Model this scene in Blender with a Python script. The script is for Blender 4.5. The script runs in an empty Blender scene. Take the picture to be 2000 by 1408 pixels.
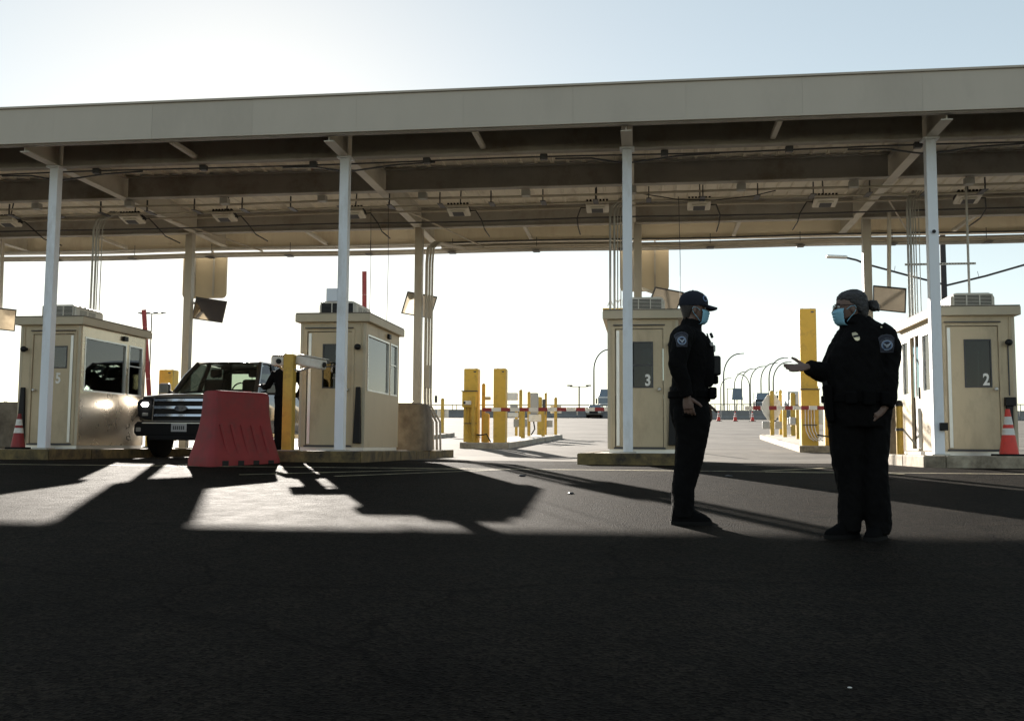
import bpy, bmesh, math, random
from mathutils import Vector, Matrix, noise
from mathutils.bvhtree import BVHTree
random.seed(7)
S = bpy.context.scene
R = math.radians

# ------------------------------------------------------------------ camera
cam = bpy.data.cameras.new('camera'); cam.sensor_width = 36; cam.lens = 35.1
cam.clip_start = .05; cam.clip_end = 9000
co = bpy.data.objects.new('camera', cam); S.collection.objects.link(co); S.camera = co
co.matrix_world = Matrix.Translation((0, 0, .85)) @ Matrix.Rotation(R(7.6), 4, 'Z') @ \
    Matrix.Rotation(math.pi/2 + math.atan(166/1950), 4, 'X') @ Matrix.Rotation(.0065, 4, 'Z')

# ------------------------------------------------------------------ sky, sun, exposure
SUN_AZ, SUN_EL = R(-23.2), R(16.5)          # azimuth from +Y towards +X
W = bpy.data.worlds.new('World'); S.world = W; W.use_nodes = True
nt = W.node_tree; nt.nodes.clear()
sky = nt.nodes.new('ShaderNodeTexSky'); sky.sky_type = 'NISHITA'; sky.sun_disc = False
sky.sun_elevation = SUN_EL; sky.sun_rotation = SUN_AZ
sky.air_density = .75; sky.dust_density = .12; sky.ozone_density = 1.0
bg = nt.nodes.new('ShaderNodeBackground'); bg.inputs[1].default_value = .092
wo = nt.nodes.new('ShaderNodeOutputWorld')
wb = nt.nodes.new('ShaderNodeMix'); wb.data_type = 'RGBA'; wb.blend_type = 'MULTIPLY'; wb.inputs[0].default_value = 1
wb.inputs[7].default_value = (1.12, 1.04, .885, 1)          # white balance of the whole sky
gm = nt.nodes.new('ShaderNodeGamma'); gm.inputs[1].default_value = .58      # soft, hazy sky: flatter than a clear one
nt.links.new(sky.outputs[0], gm.inputs[0]); nt.links.new(gm.outputs[0], wb.inputs[6]); nt.links.new(wb.outputs[2], bg.inputs[0]); nt.links.new(bg.outputs[0], wo.inputs[0])
sl = bpy.data.lights.new('sun', 'SUN'); sl.energy = 4.3; sl.angle = R(.53); sl.color = (1, .92, .82)
so = bpy.data.objects.new('sun', sl); S.collection.objects.link(so)
sdir = Vector((math.sin(SUN_AZ)*math.cos(SUN_EL), math.cos(SUN_AZ)*math.cos(SUN_EL), math.sin(SUN_EL)))
so.rotation_euler = sdir.to_track_quat('Z', 'Y').to_euler(); so.location = sdir*60
vs = S.view_settings; vs.view_transform = 'Standard'; vs.look = 'None'; vs.gamma = 1; vs.use_curve_mapping = False
vs.exposure = 2.0
S.cycles.max_bounces = 8; S.cycles.transparent_max_bounces = 16
S.cycles.caustics_reflective = False; S.cycles.caustics_refractive = False
S.cycles.sample_clamp_indirect = 4

# ------------------------------------------------------------------ terrain profile (rises to the bridge behind)
PY = [-80, -20, 0, 7.5, 15.4, 24.5, 27.5, 45, 125, 420, 3000]
PZ = [-1.6, -.7, 0, .265, .56, .56, .71, 1.18, 4.4, 6.5, 6.5]
def gz(y):
    for i in range(len(PY)-1):
        if y <= PY[i+1]:
            t = (y-PY[i])/(PY[i+1]-PY[i]); return PZ[i]+t*(PZ[i+1]-PZ[i])
    return PZ[-1]

# ------------------------------------------------------------------ materials
MATS = {}
def mat(name, col, rough=.6, metal=0., var=.12, scale=2.5, bump=0., bscale=60., spec=.5, dirt=None, dscale=1.2, damt=.5,
        stretch=(1, 1, 1), coat=0., rvar=.0, sheen=0.):
    if name in MATS: return MATS[name]
    m = bpy.data.materials.new(name); m.use_nodes = True; n = m.node_tree; N = n.nodes; L = n.links
    b = N['Principled BSDF']
    tc = N.new('ShaderNodeTexCoord'); mp = N.new('ShaderNodeMapping'); L.new(tc.outputs['Object'], mp.inputs[0])
    mp.inputs['Scale'].default_value = stretch
    oi = N.new('ShaderNodeObjectInfo'); ad = N.new('ShaderNodeVectorMath'); ad.operation = 'ADD'
    cb = N.new('ShaderNodeCombineXYZ'); mu = N.new('ShaderNodeMath'); mu.operation = 'MULTIPLY'; mu.inputs[1].default_value = 37
    L.new(oi.outputs['Random'], mu.inputs[0]); L.new(mu.outputs[0], cb.inputs[0]); L.new(mu.outputs[0], cb.inputs[1])
    L.new(mp.outputs[0], ad.inputs[0]); L.new(cb.outputs[0], ad.inputs[1])
    no = N.new('ShaderNodeTexNoise'); no.inputs['Scale'].default_value = scale; no.inputs['Detail'].default_value = 7
    no.inputs['Roughness'].default_value = .62
    L.new(ad.outputs[0], no.inputs['Vector'])
    ra = N.new('ShaderNodeValToRGB'); ra.color_ramp.elements[0].position = .28; ra.color_ramp.elements[1].position = .72
    c = Vector(col)
    ra.color_ramp.elements[0].color = (*[max(0, x*(1-var)) for x in c], 1)
    ra.color_ramp.elements[1].color = (*[min(1, x*(1+var)) for x in c], 1)
    L.new(no.outputs['Fac'], ra.inputs[0]); out = ra.outputs[0]
    if dirt is not None:
        n2 = N.new('ShaderNodeTexNoise'); n2.inputs['Scale'].default_value = dscale; n2.inputs['Detail'].default_value = 9
        n2.inputs['Roughness'].default_value = .7; L.new(ad.outputs[0], n2.inputs['Vector'])
        r2 = N.new('ShaderNodeValToRGB'); r2.color_ramp.elements[0].position = .62-.3*damt; r2.color_ramp.elements[1].position = .78-.12*damt
        L.new(n2.outputs['Fac'], r2.inputs[0])
        mx = N.new('ShaderNodeMix'); mx.data_type = 'RGBA'; L.new(r2.outputs[0], mx.inputs[0])
        L.new(out, mx.inputs[6]); mx.inputs[7].default_value = (*dirt, 1); out = mx.outputs[2]
    L.new(out, b.inputs['Base Color'])
    b.inputs['Roughness'].default_value = rough; b.inputs['Metallic'].default_value = metal
    b.inputs['Specular IOR Level'].default_value = spec; b.inputs['Coat Weight'].default_value = coat
    b.inputs['Sheen Weight'].default_value = sheen
    if rvar:
        mr = N.new('ShaderNodeMapRange'); mr.inputs[3].default_value = rough-rvar; mr.inputs[4].default_value = rough+rvar
        L.new(no.outputs['Fac'], mr.inputs[0]); L.new(mr.outputs[0], b.inputs['Roughness'])
    if bump:
        n3 = N.new('ShaderNodeTexNoise'); n3.inputs['Scale'].default_value = bscale; n3.inputs['Detail'].default_value = 4
        L.new(ad.outputs[0], n3.inputs['Vector'])
        bp = N.new('ShaderNodeBump'); bp.inputs['Strength'].default_value = bump; bp.inputs['Distance'].default_value = .01
        L.new(n3.outputs['Fac'], bp.inputs['Height']); L.new(bp.outputs[0], b.inputs['Normal'])
    MATS[name] = m; return m

def glass_mat(name, tint, refl=1.5, rough=.02):
    m = bpy.data.materials.new(name); m.use_nodes = True; N = m.node_tree.nodes; L = m.node_tree.links; N.clear()
    o = N.new('ShaderNodeOutputMaterial'); t = N.new('ShaderNodeBsdfTransparent'); t.inputs[0].default_value = (*tint, 1)
    g = N.new('ShaderNodeBsdfGlossy'); g.inputs['Roughness'].default_value = rough
    fr = N.new('ShaderNodeFresnel'); fr.inputs[0].default_value = refl
    mx = N.new('ShaderNodeMixShader'); L.new(fr.outputs[0], mx.inputs[0]); L.new(t.outputs[0], mx.inputs[1]); L.new(g.outputs[0], mx.inputs[2])
    L.new(mx.outputs[0], o.inputs[0]); return m

def emit_mat(name, col, st):
    m = bpy.data.materials.new(name); m.use_nodes = True; b = m.node_tree.nodes['Principled BSDF']
    b.inputs['Emission Color'].default_value = (*col, 1); b.inputs['Emission Strength'].default_value = st; return m

def asphalt():
    m = bpy.data.materials.new('asphalt'); m.use_nodes = True; N = m.node_tree.nodes; L = m.node_tree.links
    b = N['Principled BSDF']; tc = N.new('ShaderNodeTexCoord')
    def noi(s, d=5, r=.6):
        n = N.new('ShaderNodeTexNoise'); n.inputs['Scale'].default_value = s; n.inputs['Detail'].default_value = d
        n.inputs['Roughness'].default_value = r; L.new(tc.outputs['Object'], n.inputs['Vector']); return n
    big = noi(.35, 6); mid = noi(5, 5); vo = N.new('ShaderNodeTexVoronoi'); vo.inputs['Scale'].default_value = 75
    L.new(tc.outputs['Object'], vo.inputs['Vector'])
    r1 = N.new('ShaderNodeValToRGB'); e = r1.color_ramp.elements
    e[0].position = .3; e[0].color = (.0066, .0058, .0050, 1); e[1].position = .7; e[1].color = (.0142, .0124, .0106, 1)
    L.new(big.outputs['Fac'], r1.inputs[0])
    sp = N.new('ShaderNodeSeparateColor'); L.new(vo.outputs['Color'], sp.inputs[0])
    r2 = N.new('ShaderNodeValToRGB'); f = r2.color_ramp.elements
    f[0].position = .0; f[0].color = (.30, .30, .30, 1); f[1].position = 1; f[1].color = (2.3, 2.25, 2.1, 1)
    L.new(sp.outputs[0], r2.inputs[0])
    mx = N.new('ShaderNodeMix'); mx.data_type = 'RGBA'; mx.blend_type = 'MULTIPLY'; mx.inputs[0].default_value = 1
    L.new(r1.outputs[0], mx.inputs[6]); L.new(r2.outputs[0], mx.inputs[7])
    # worn, lighter wheel-polished patches
    r3 = N.new('ShaderNodeValToRGB'); g = r3.color_ramp.elements
    g[0].position = .32; g[0].color = (.62, .62, .62, 1); g[1].position = .72; g[1].color = (1.4, 1.36, 1.3, 1)
    L.new(mid.outputs['Fac'], r3.inputs[0])
    m2 = N.new('ShaderNodeMix'); m2.data_type = 'RGBA'; m2.blend_type = 'MULTIPLY'; m2.inputs[0].default_value = 1
    L.new(mx.outputs[2], m2.inputs[6]); L.new(r3.outputs[0], m2.inputs[7])
    # thin tar-filled cracks
    wv = N.new('ShaderNodeTexVoronoi'); wv.feature = 'DISTANCE_TO_EDGE'; wv.inputs['Scale'].default_value = .33
    dn = noi(1.6, 5); vm = N.new('ShaderNodeVectorMath'); vm.operation = 'MULTIPLY_ADD'; vm.inputs[1].default_value = (.5, .5, .5)
    L.new(dn.outputs['Color'], vm.inputs[0]); L.new(tc.outputs['Object'], vm.inputs[2]); L.new(vm.outputs[0], wv.inputs['Vector'])
    r4 = N.new('ShaderNodeValToRGB'); h = r4.color_ramp.elements
    h[0].position = .0; h[0].color = (.35, .35, .35, 1); h[1].position = .006; h[1].color = (1, 1, 1, 1)
    L.new(wv.outputs[0], r4.inputs[0])
    m3 = N.new('ShaderNodeMix'); m3.data_type = 'RGBA'; m3.blend_type = 'MULTIPLY'; m3.inputs[0].default_value = 1
    L.new(m2.outputs[2], m3.inputs[6]); L.new(r4.outputs[0], m3.inputs[7])
    L.new(m3.outputs[2], b.inputs['Base Color'])
    mr = N.new('ShaderNodeMapRange'); mr.inputs[3].default_value = .68; mr.inputs[4].default_value = .92
    L.new(mid.outputs['Fac'], mr.inputs[0]); L.new(mr.outputs[0], b.inputs['Roughness'])
    b.inputs['Specular IOR Level'].default_value = .02
    bp = N.new('ShaderNodeBump'); bp.inputs['Strength'].default_value = .9; bp.inputs['Distance'].default_value = .008
    L.new(vo.outputs['Distance'], bp.inputs['Height'])
    bp2 = N.new('ShaderNodeBump'); bp2.inputs['Strength'].default_value = .35; bp2.inputs['Distance'].default_value = .02
    L.new(mid.outputs['Fac'], bp2.inputs['Height']); L.new(bp.outputs[0], bp2.inputs['Normal'])
    L.new(bp2.outputs[0], b.inputs['Normal'])
    return m

ASPH = asphalt()
PAINT = mat('canopy_paint', (.58, .555, .495), .55, var=.08, scale=1.2, dirt=(.40, .37, .31), dscale=.9, damt=.35)
REARF = mat('rear_fascia_bounce_lit', (.84, .77, .62), .5, var=.06, scale=.9, dirt=(.6, .5, .36), dscale=.8, damt=.35, stretch=(1, 1, .3))  # paler than the other canopy paint: sunlight bounced off the ground is coloured in
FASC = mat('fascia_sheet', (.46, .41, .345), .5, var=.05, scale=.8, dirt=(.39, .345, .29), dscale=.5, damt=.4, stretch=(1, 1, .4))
DECK = mat('deck_metal', (.76, .72, .63), .5, var=.10, scale=1.5, dirt=(.44, .39, .31), dscale=1.4, damt=.3, stretch=(1, .4, 1))
BEAM = mat('beam_paint', (.38, .37, .345), .6, var=.12, scale=2, dirt=(.22, .18, .13), dscale=1.1, damt=.45)
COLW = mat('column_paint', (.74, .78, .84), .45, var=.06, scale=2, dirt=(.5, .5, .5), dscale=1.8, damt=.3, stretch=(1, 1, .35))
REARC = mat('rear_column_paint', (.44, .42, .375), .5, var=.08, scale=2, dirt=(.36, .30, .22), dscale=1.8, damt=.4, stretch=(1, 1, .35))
BOOTH = mat('booth_paint', (.49, .40, .265), .5, var=.06, scale=1.6, dirt=(.32, .255, .17), dscale=1.3, damt=.35, stretch=(1, 1, .4))
BROOF = mat('booth_roof_paint', (.46, .40, .29), .5, var=.06, scale=2, dirt=(.42, .36, .27), dscale=1.6, damt=.35)
STEEL = mat('stainless_panel', (.55, .47, .36), .28, metal=.75, var=.12, scale=2, rvar=.06, bump=.05, bscale=2)
ALU = mat('aluminium', (.62, .62, .60), .38, metal=.8, var=.06)
GALV = mat('galvanised_conduit', (.42, .41, .38), .45, metal=.5, var=.15, scale=5)
CONDP = mat('painted_conduit', (.44, .40, .33), .5, var=.12, scale=4)
BLACK = mat('black_plastic', (.009, .009, .010), .55, spec=.3, var=.2)
RUBBER = mat('rubber', (.008, .008, .008), .85, spec=.15, var=.25, bump=.2)
DKGREY = mat('dark_grey', (.05, .05, .055), .55)
CONC = mat('concrete', (.19, .165, .13), .85, var=.2, scale=4, bump=.4, bscale=40, dirt=(.06, .045, .032), dscale=1.6, damt=.7)
CONCL = mat('island_concrete', (.36, .33, .28), .9, var=.15, scale=5, bump=.4, bscale=50, dirt=(.16, .13, .10), dscale=2, damt=.5)
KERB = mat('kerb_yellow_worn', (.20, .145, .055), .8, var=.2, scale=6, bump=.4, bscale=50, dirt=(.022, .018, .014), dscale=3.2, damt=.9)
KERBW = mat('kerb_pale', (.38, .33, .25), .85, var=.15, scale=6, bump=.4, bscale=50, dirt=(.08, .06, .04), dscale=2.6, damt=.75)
YEL = mat('yellow_paint', (.62, .40, .055), .5, var=.10, scale=3, dirt=(.34, .22, .05), dscale=3, damt=.35)
YELP = mat('yellow_post_paint', (.52, .34, .05), .5, var=.14, scale=5, dirt=(.30, .19, .05), dscale=4, damt=.4)
REDB = mat('red_barrier_plastic_cone_shade', (.22, .014, .016), .6, var=.14, scale=3, dirt=(.13, .022, .02), dscale=4, damt=.4, bump=.1, bscale=25)  # barrier's own red, reused as the shaded tone of the left cone
REDP = mat('red_paint', (.24, .018, .022), .5, var=.1)
WHITEP = mat('white_paint', (.74, .72, .68), .5, var=.06, dirt=(.5, .46, .4), dscale=4, damt=.3)
ORANGE = mat('cone_orange', (.62, .045, .03), .55, var=.10, dirt=(.35, .05, .04), dscale=8, damt=.3)
CONEW = mat('cone_collar', (.62, .61, .58), .45, var=.08, dirt=(.4, .36, .3), dscale=9, damt=.4)
GREYP = mat('grey_cabinet', (.36, .36, .35), .5, var=.1)
ACW = mat('air_conditioner_shell', (.66, .63, .56), .45, var=.06, dirt=(.45, .40, .32), dscale=4, damt=.35)
LINEP = mat('worn_line_paint', (.42, .36, .20), .75, var=.2, scale=8, dirt=(.06, .055, .05), dscale=5, damt=.85, bump=.3)
CARBLK = mat('car_paint_black', (.010, .010, .012), .28, var=.1, coat=.8)
CHROME = mat('chrome', (.75, .77, .80), .12, metal=1, var=.02)
CARPL = mat('car_plastic', (.012, .012, .013), .7, var=.2, spec=.15)
SEAT = mat('seat_cloth', (.03, .028, .026), .85)
UNI = mat('uniform_cloth', (.005, .0049, .0052), .9, var=.25, scale=14, bump=.35, bscale=260, spec=.08)
SKIN1 = mat('skin', (.13, .078, .060), .5, var=.08, scale=30)
HAIRD = mat('dark_hair', (.02, .014, .011), .55, var=.4, scale=60, bump=.6, bscale=180)
HAIRG = mat('grey_streaked_hair', (.024, .023, .024), .5, var=.8, scale=45, bump=1., bscale=150, stretch=(.25, 1, 1))
MASKM = mat('surgical_mask', (.20, .42, .54), .8, var=.05, scale=20, bump=.15, bscale=60)
CAPM = mat('cap_cloth', (.012, .015, .024), .85, var=.2, bump=.3, bscale=220, spec=.3)
LEATHER = mat('belt_leather', (.0042, .0042, .0045), .9, spec=.06, var=.2, bump=.2, bscale=120)
PATCH = mat('patch_cloth', (.016, .018, .030), .8)
PATCHB = mat('patch_thread', (.10, .105, .13), .8)
EMBL = mat('emblem_blue', (.13, .20, .34), .7, var=.3, scale=120)
EMBLW = mat('emblem_white', (.30, .34, .40), .7)
BRASS = mat('badge_metal', (.60, .52, .34), .3, metal=.9)
MIRR = mat('mirror_glass', (.95, .89, .76), .06, metal=1, var=.06, scale=3, rvar=.03)
GLASS = glass_mat('window_glass', (.70, .80, .83), 1.9)
GLASSD = glass_mat('tinted_glass', (.06, .07, .07), 1.5)
PRIV = glass_mat('privacy_glass', (.05, .06, .06), 1.5)
CARGL = glass_mat('car_glass', (.50, .58, .53), 1.5)
HEADL = emit_mat('lit_headlamp', (1, .96, .9), 14)

# ------------------------------------------------------------------ mesh helpers
COL = S.collection
class MB:
    def __init__(s): s.v = []; s.f = []
    def add(s, vs_, fs):
        o = len(s.v); s.v += [tuple(v) for v in vs_]; s.f += [tuple(i+o for i in f) for f in fs]; return s
    def box(s, x0, x1, y0, y1, z0, z1):
        return s.add([(x0, y0, z0), (x1, y0, z0), (x1, y1, z0), (x0, y1, z0), (x0, y0, z1), (x1, y0, z1), (x1, y1, z1), (x0, y1, z1)],
                     [(0, 3, 2, 1), (4, 5, 6, 7), (0, 1, 5, 4), (1, 2, 6, 5), (2, 3, 7, 6), (3, 0, 4, 7)])
    def bar(s, a, b, w, h, up=(0, 0, 1)):      # rectangular bar from a to b, w across, h along up
        a = Vector(a); b = Vector(b); d = (b-a).normalized(); u = Vector(up)
        sd = d.cross(u)
        if sd.length < 1e-4: sd = d.cross(Vector((1, 0, 0)))
        sd.normalize(); u = sd.cross(d).normalized()
        c = []
        for p in (a, b):
            for i, j in ((-1, -1), (1, -1), (1, 1), (-1, 1)): c.append(p+sd*(w/2*i)+u*(h/2*j))
        return s.add(c, [(0, 3, 2, 1), (4, 5, 6, 7), (0, 1, 5, 4), (1, 2, 6, 5), (2, 3, 7, 6), (3, 0, 4, 7)])
    def tube(s, pts, r, n=8, cap=True, flat=None, up=None):
        pts = [Vector(p) for p in pts]; k = len(pts)
        rs = r if isinstance(r, (list, tuple)) else [r]*k
        vs_ = []; fs = []; ref = None
        for i, p in enumerate(pts):
            d = (pts[min(i+1, k-1)]-pts[max(i-1, 0)]).normalized()
            if ref is None:
                ref = Vector(up) if up is not None else (Vector((0, 0, 1)) if abs(d.z) < .9 else Vector((1, 0, 0)))
            sd = d.cross(ref).normalized(); u = sd.cross(d).normalized(); ref = u
            ra = rs[i]; a, b = ra if isinstance(ra, (list, tuple)) else (ra, ra)
            for j in range(n):
                t = 2*math.pi*j/n; vs_.append(p+sd*(a*math.cos(t))+u*(b*math.sin(t)))
        for i in range(k-1):
            for j in range(n):
                fs.append((i*n+j, i*n+(j+1) % n, (i+1)*n+(j+1) % n, (i+1)*n+j))
        if cap: fs.append(tuple(range(n-1, -1, -1))); fs.append(tuple((k-1)*n+j for j in range(n)))
        return s.add(vs_, fs)
    def prism(s, poly, z0, z1):                # polygon in XY, ccw; z0 and z1 may be functions of (x,y)
        f0 = z0 if callable(z0) else (lambda x, y: z0); f1 = z1 if callable(z1) else (lambda x, y: z1)
        n = len(poly); vs_ = [(x, y, f0(x, y)) for x, y in poly]+[(x, y, f1(x, y)) for x, y in poly]
        return s.add(vs_, [tuple(range(n-1, -1, -1)), tuple(range(n, 2*n))]+[(i, (i+1) % n, n+(i+1) % n, n+i) for i in range(n)])
    def extr(s, poly, y0, y1):                 # polygon in XZ extruded along Y
        n = len(poly); vs_ = [(x, y0, z) for x, z in poly]+[(x, y1, z) for x, z in poly]
        return s.add(vs_, [tuple(range(n)), tuple(range(2*n-1, n-1, -1))]+[(i, n+i, n+(i+1) % n, (i+1) % n) for i in range(n)])
    def rings(s, rr, n=20, p=2.0, cap=True):   # rr: (z, xback, xfront, cy, hy) horizontal superellipse slices
        vs_ = []; fs = []
        for z, xb, xf, cy, hy in rr:
            cx = (xb+xf)/2; hx = (xf-xb)/2
            for j in range(n):
                t = 2*math.pi*j/n; c, q = math.cos(t), math.sin(t)
                vs_.append((cx+hx*math.copysign(abs(c)**(2/p), c), cy+hy*math.copysign(abs(q)**(2/p), q), z))
        k = len(rr)
        for i in range(k-1):
            for j in range(n): fs.append((i*n+j, i*n+(j+1) % n, (i+1)*n+(j+1) % n, (i+1)*n+j))
        if cap: fs.append(tuple(range(n-1, -1, -1))); fs.append(tuple((k-1)*n+j for j in range(n)))
        return s.add(vs_, fs)
    def ball(s, c, r, n=12, m=8):
        rx, ry, rz = r if isinstance(r, (list, tuple)) else (r, r, r)
        vs_ = [(c[0], c[1], c[2]-rz)]; fs = []
        for i in range(1, m):
            a = -math.pi/2+math.pi*i/m
            for j in range(n):
                t = 2*math.pi*j/n; vs_.append((c[0]+rx*math.cos(a)*math.cos(t), c[1]+ry*math.cos(a)*math.sin(t), c[2]+rz*math.sin(a)))
        vs_.append((c[0], c[1], c[2]+rz)); T = len(vs_)-1
        for j in range(n):
            fs.append((0, 1+(j+1) % n, 1+j)); fs.append((T, 1+(m-2)*n+j, 1+(m-2)*n+(j+1) % n))
            for i in range(m-2): fs.append((1+i*n+j, 1+i*n+(j+1) % n, 1+(i+1)*n+(j+1) % n, 1+(i+1)*n+j))
        return s.add(vs_, fs)
    def xf(s, M):
        s.v = [tuple(M @ Vector(v)) for v in s.v]; return s
    def mesh(s, name):
        me = bpy.data.meshes.new(name); me.from_pydata(s.v, [], s.f); me.validate(); me.update(); return me
    def build(s, name, m, parent=None, off=None, bevel=0., smooth=False, seg=2):
        if off is not None:
            o = Vector(off); s.v = [tuple(Vector(v)-o) for v in s.v]
        me = s.mesh(name); me.materials.append(m)
        if smooth: me.polygons.foreach_set('use_smooth', [True]*len(me.polygons))
        ob = bpy.data.objects.new(name, me); COL.objects.link(ob)
        if parent is not None: ob.parent = parent
        if bevel:
            bv = ob.modifiers.new('bevel', 'BEVEL'); bv.width = bevel; bv.segments = seg; bv.limit_method = 'ANGLE'; bv.angle_limit = R(35)
        if smooth:
            try: me.set_sharp_from_angle(angle=R(40))
            except Exception: pass
        return ob
def tag(o, label=None, cat=None, group=None, kind=None):
    if label: o['label'] = label
    if cat: o['category'] = cat
    if group: o['group'] = group
    if kind: o['kind'] = kind
    return o
def thing(name, label, cat, loc=(0, 0, 0), rz=0., group=None):
    o = bpy.data.objects.new(name, None); o.empty_display_size = .1; COL.objects.link(o)
    o.location = loc; o.rotation_euler = (0, 0, rz); return tag(o, label, cat, group)
def copy_tree(o, parent=None):
    c = o.copy(); COL.objects.link(c); c.parent = parent
    for ch in list(o.children): copy_tree(ch, c)
    return c
def text_mesh(txt, size, depth, M, name, m, parent, offs=0.):
    cu = bpy.data.curves.new(name, 'FONT'); cu.body = txt; cu.size = size; cu.extrude = depth; cu.align_x = 'CENTER'; cu.align_y = 'CENTER'; cu.offset = offs
    t = bpy.data.objects.new(name+'_tmp', cu); COL.objects.link(t); bpy.context.view_layer.update()
    me = bpy.data.meshes.new_from_object(t.evaluated_get(bpy.context.evaluated_depsgraph_get()))
    bpy.data.objects.remove(t); me.transform(M); me.materials.clear(); me.materials.append(m)
    ob = bpy.data.objects.new(name, me); COL.objects.link(ob); ob.parent = parent; return ob
def arc(c, r, a0, a1, n, plane='xz'):
    out = []
    for i in range(n+1):
        a = a0+(a1-a0)*i/n; u, w = r*math.cos(a), r*math.sin(a)
        out.append((c[0]+u, c[1], c[2]+w) if plane == 'xz' else (c[0], c[1]+u, c[2]+w))
    return out

# ------------------------------------------------------------------ ground
ys = sorted(set(PY+[i*1. for i in range(-20, 60)]+[60, 70, 80, 90, 100, 110, 120, 130, 150, 180, 220, 300]))
xs = [-2500, -600, -200, -80, -40, -20, -10, 0, 10, 20, 40, 80, 200, 600, 2500]
g = MB(); nx = len(xs)
g.add([(x, y, gz(y)) for y in ys for x in xs],
      [(j*nx+i, j*nx+i+1, (j+1)*nx+i+1, (j+1)*nx+i) for j in range(len(ys)-1) for i in range(nx-1)])
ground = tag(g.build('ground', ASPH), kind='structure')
def marking(p0, p1, w, lift=.004):
    a = Vector(p0); b = Vector(p1); d = (b-a).normalized(); s_ = Vector((-d.y, d.x))*w/2
    m = MB(); n = max(2, int((b-a).length/.4)); vs_ = []
    for i in range(n+1):
        p = a+(b-a)*i/n
        for q in (p-s_, p+s_): vs_.append((q.x, q.y, gz(q.y)+lift))
    m.add(vs_, [(2*i, 2*i+1, 2*i+3, 2*i+2) for i in range(n)]); m.f = [tuple(reversed(f)) for f in m.f]
    return m.build('painted_line', LINEP, ground)
lane = MB()
ly = [18.6, 21, 23, 24.5, 26, 27.5, 30, 35, 40, 45, 60, 80, 100, 110, 125]
lane.add([(x, y, gz(y)+.004) for y in ly for x in (-60, -20, 0, 20, 60)], [(j*5+i, j*5+i+1, (j+1)*5+i+1, (j+1)*5+i) for j in range(len(ly)-1) for i in range(4)])
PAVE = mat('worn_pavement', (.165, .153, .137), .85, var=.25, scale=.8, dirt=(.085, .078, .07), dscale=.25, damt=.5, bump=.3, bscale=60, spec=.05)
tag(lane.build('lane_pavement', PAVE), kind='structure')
marking((-12, 14.15), (9, 14.15), .10)
marking((1.62, 14.3), (2.9, 15.35), .09, .006); marking((1.62, 14.02), (3.4, 13.85), .07, .006)
marking((-5.2, 12.4), (-2.6, 14.05), .08, .006); marking((-3.9, 12.3), (-1.9, 14.05), .08, .006)

# ------------------------------------------------------------------ traffic islands
def island(poly, label, km, n_len=1.2, h=.18, group='concrete islands between the lanes'):
    cx = sum(p[0] for p in poly)/len(poly); cy = min(p[1] for p in poly)
    t = thing('traffic_island', label, 'traffic island', (cx, cy, gz(cy)), group=group); off = t.location.copy()
    inner = []
    n = len(poly); P = [Vector(p) for p in poly]
    for i in range(n):
        a, b, c = P[i-1], P[i], P[(i+1) % n]
        d1 = (b-a).normalized(); d2 = (c-b).normalized(); n1 = Vector((-d1.y, d1.x)); n2 = Vector((-d2.y, d2.x))
        k = .15/max(.3, 1+n1.dot(n2)); inner.append(b+(n1+n2)*k)
    MB().prism([tuple(p) for p in inner], lambda x, y: gz(y)-.1, lambda x, y: gz(y)+h-.012).build('paving', CONCL, t, off)
    for i in range(n):
        a, b = P[i], P[(i+1) % n]; ia, ib = inner[i], inner[(i+1) % n]
        L = (b-a).length; k = max(1, int(L/n_len))
        for j in range(k):
            e = .004/L
            t0, t1 = j/k+e, (j+1)/k-e
            q = [a.lerp(b, t0), a.lerp(b, t1), ia.lerp(ib, t1), ia.lerp(ib, t0)]
            dz = random.uniform(-.006, .006)
            MB().prism([tuple(v) for v in q], lambda x, y: gz(y)-.1, lambda x, y: gz(y)+h+dz).build('kerb_stone', km, t, off, bevel=.02)
    return t
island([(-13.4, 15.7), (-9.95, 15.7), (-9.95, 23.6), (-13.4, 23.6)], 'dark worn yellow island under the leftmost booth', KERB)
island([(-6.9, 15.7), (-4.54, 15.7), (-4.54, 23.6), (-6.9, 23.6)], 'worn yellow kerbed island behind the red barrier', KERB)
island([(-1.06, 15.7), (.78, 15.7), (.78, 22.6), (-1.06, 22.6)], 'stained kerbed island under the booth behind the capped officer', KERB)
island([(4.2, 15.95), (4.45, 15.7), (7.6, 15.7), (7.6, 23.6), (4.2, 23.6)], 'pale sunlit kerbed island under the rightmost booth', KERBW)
island([(-5.41, 29.0), (-3.96, 29.0), (-3.65, 44.6), (-3.95, 45.6), (-5.1, 45.6)], 'grey island carrying two yellow pillars and thin posts', CONCL, 2.5, group='islands behind the canopy')
island([(4.1, 27.6), (6.9, 27.6), (6.9, 47), (5.35, 47), (5.1, 46)], 'pale island with the tall yellow pillar behind the officers', KERBW, 2.5, group='islands behind the canopy')
island([(-11.6, 34), (-9.0, 34), (-9.0, 47), (-11.6, 47)], 'far grey island with a yellow sign post', CONCL, 2.5, group='islands behind the canopy')

# ------------------------------------------------------------------ canopy
CX0, CX1 = -20., 9.6
can = thing('canopy', 'long beige steel canopy on slim columns over the lanes', 'canopy', (-5, 19, .56)); CO = can.location.copy()
def cb(m, name, mt, bevel=0., smooth=False, parent=None): return m.build(name, mt, can if parent is None else parent, CO, bevel, smooth)
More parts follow.
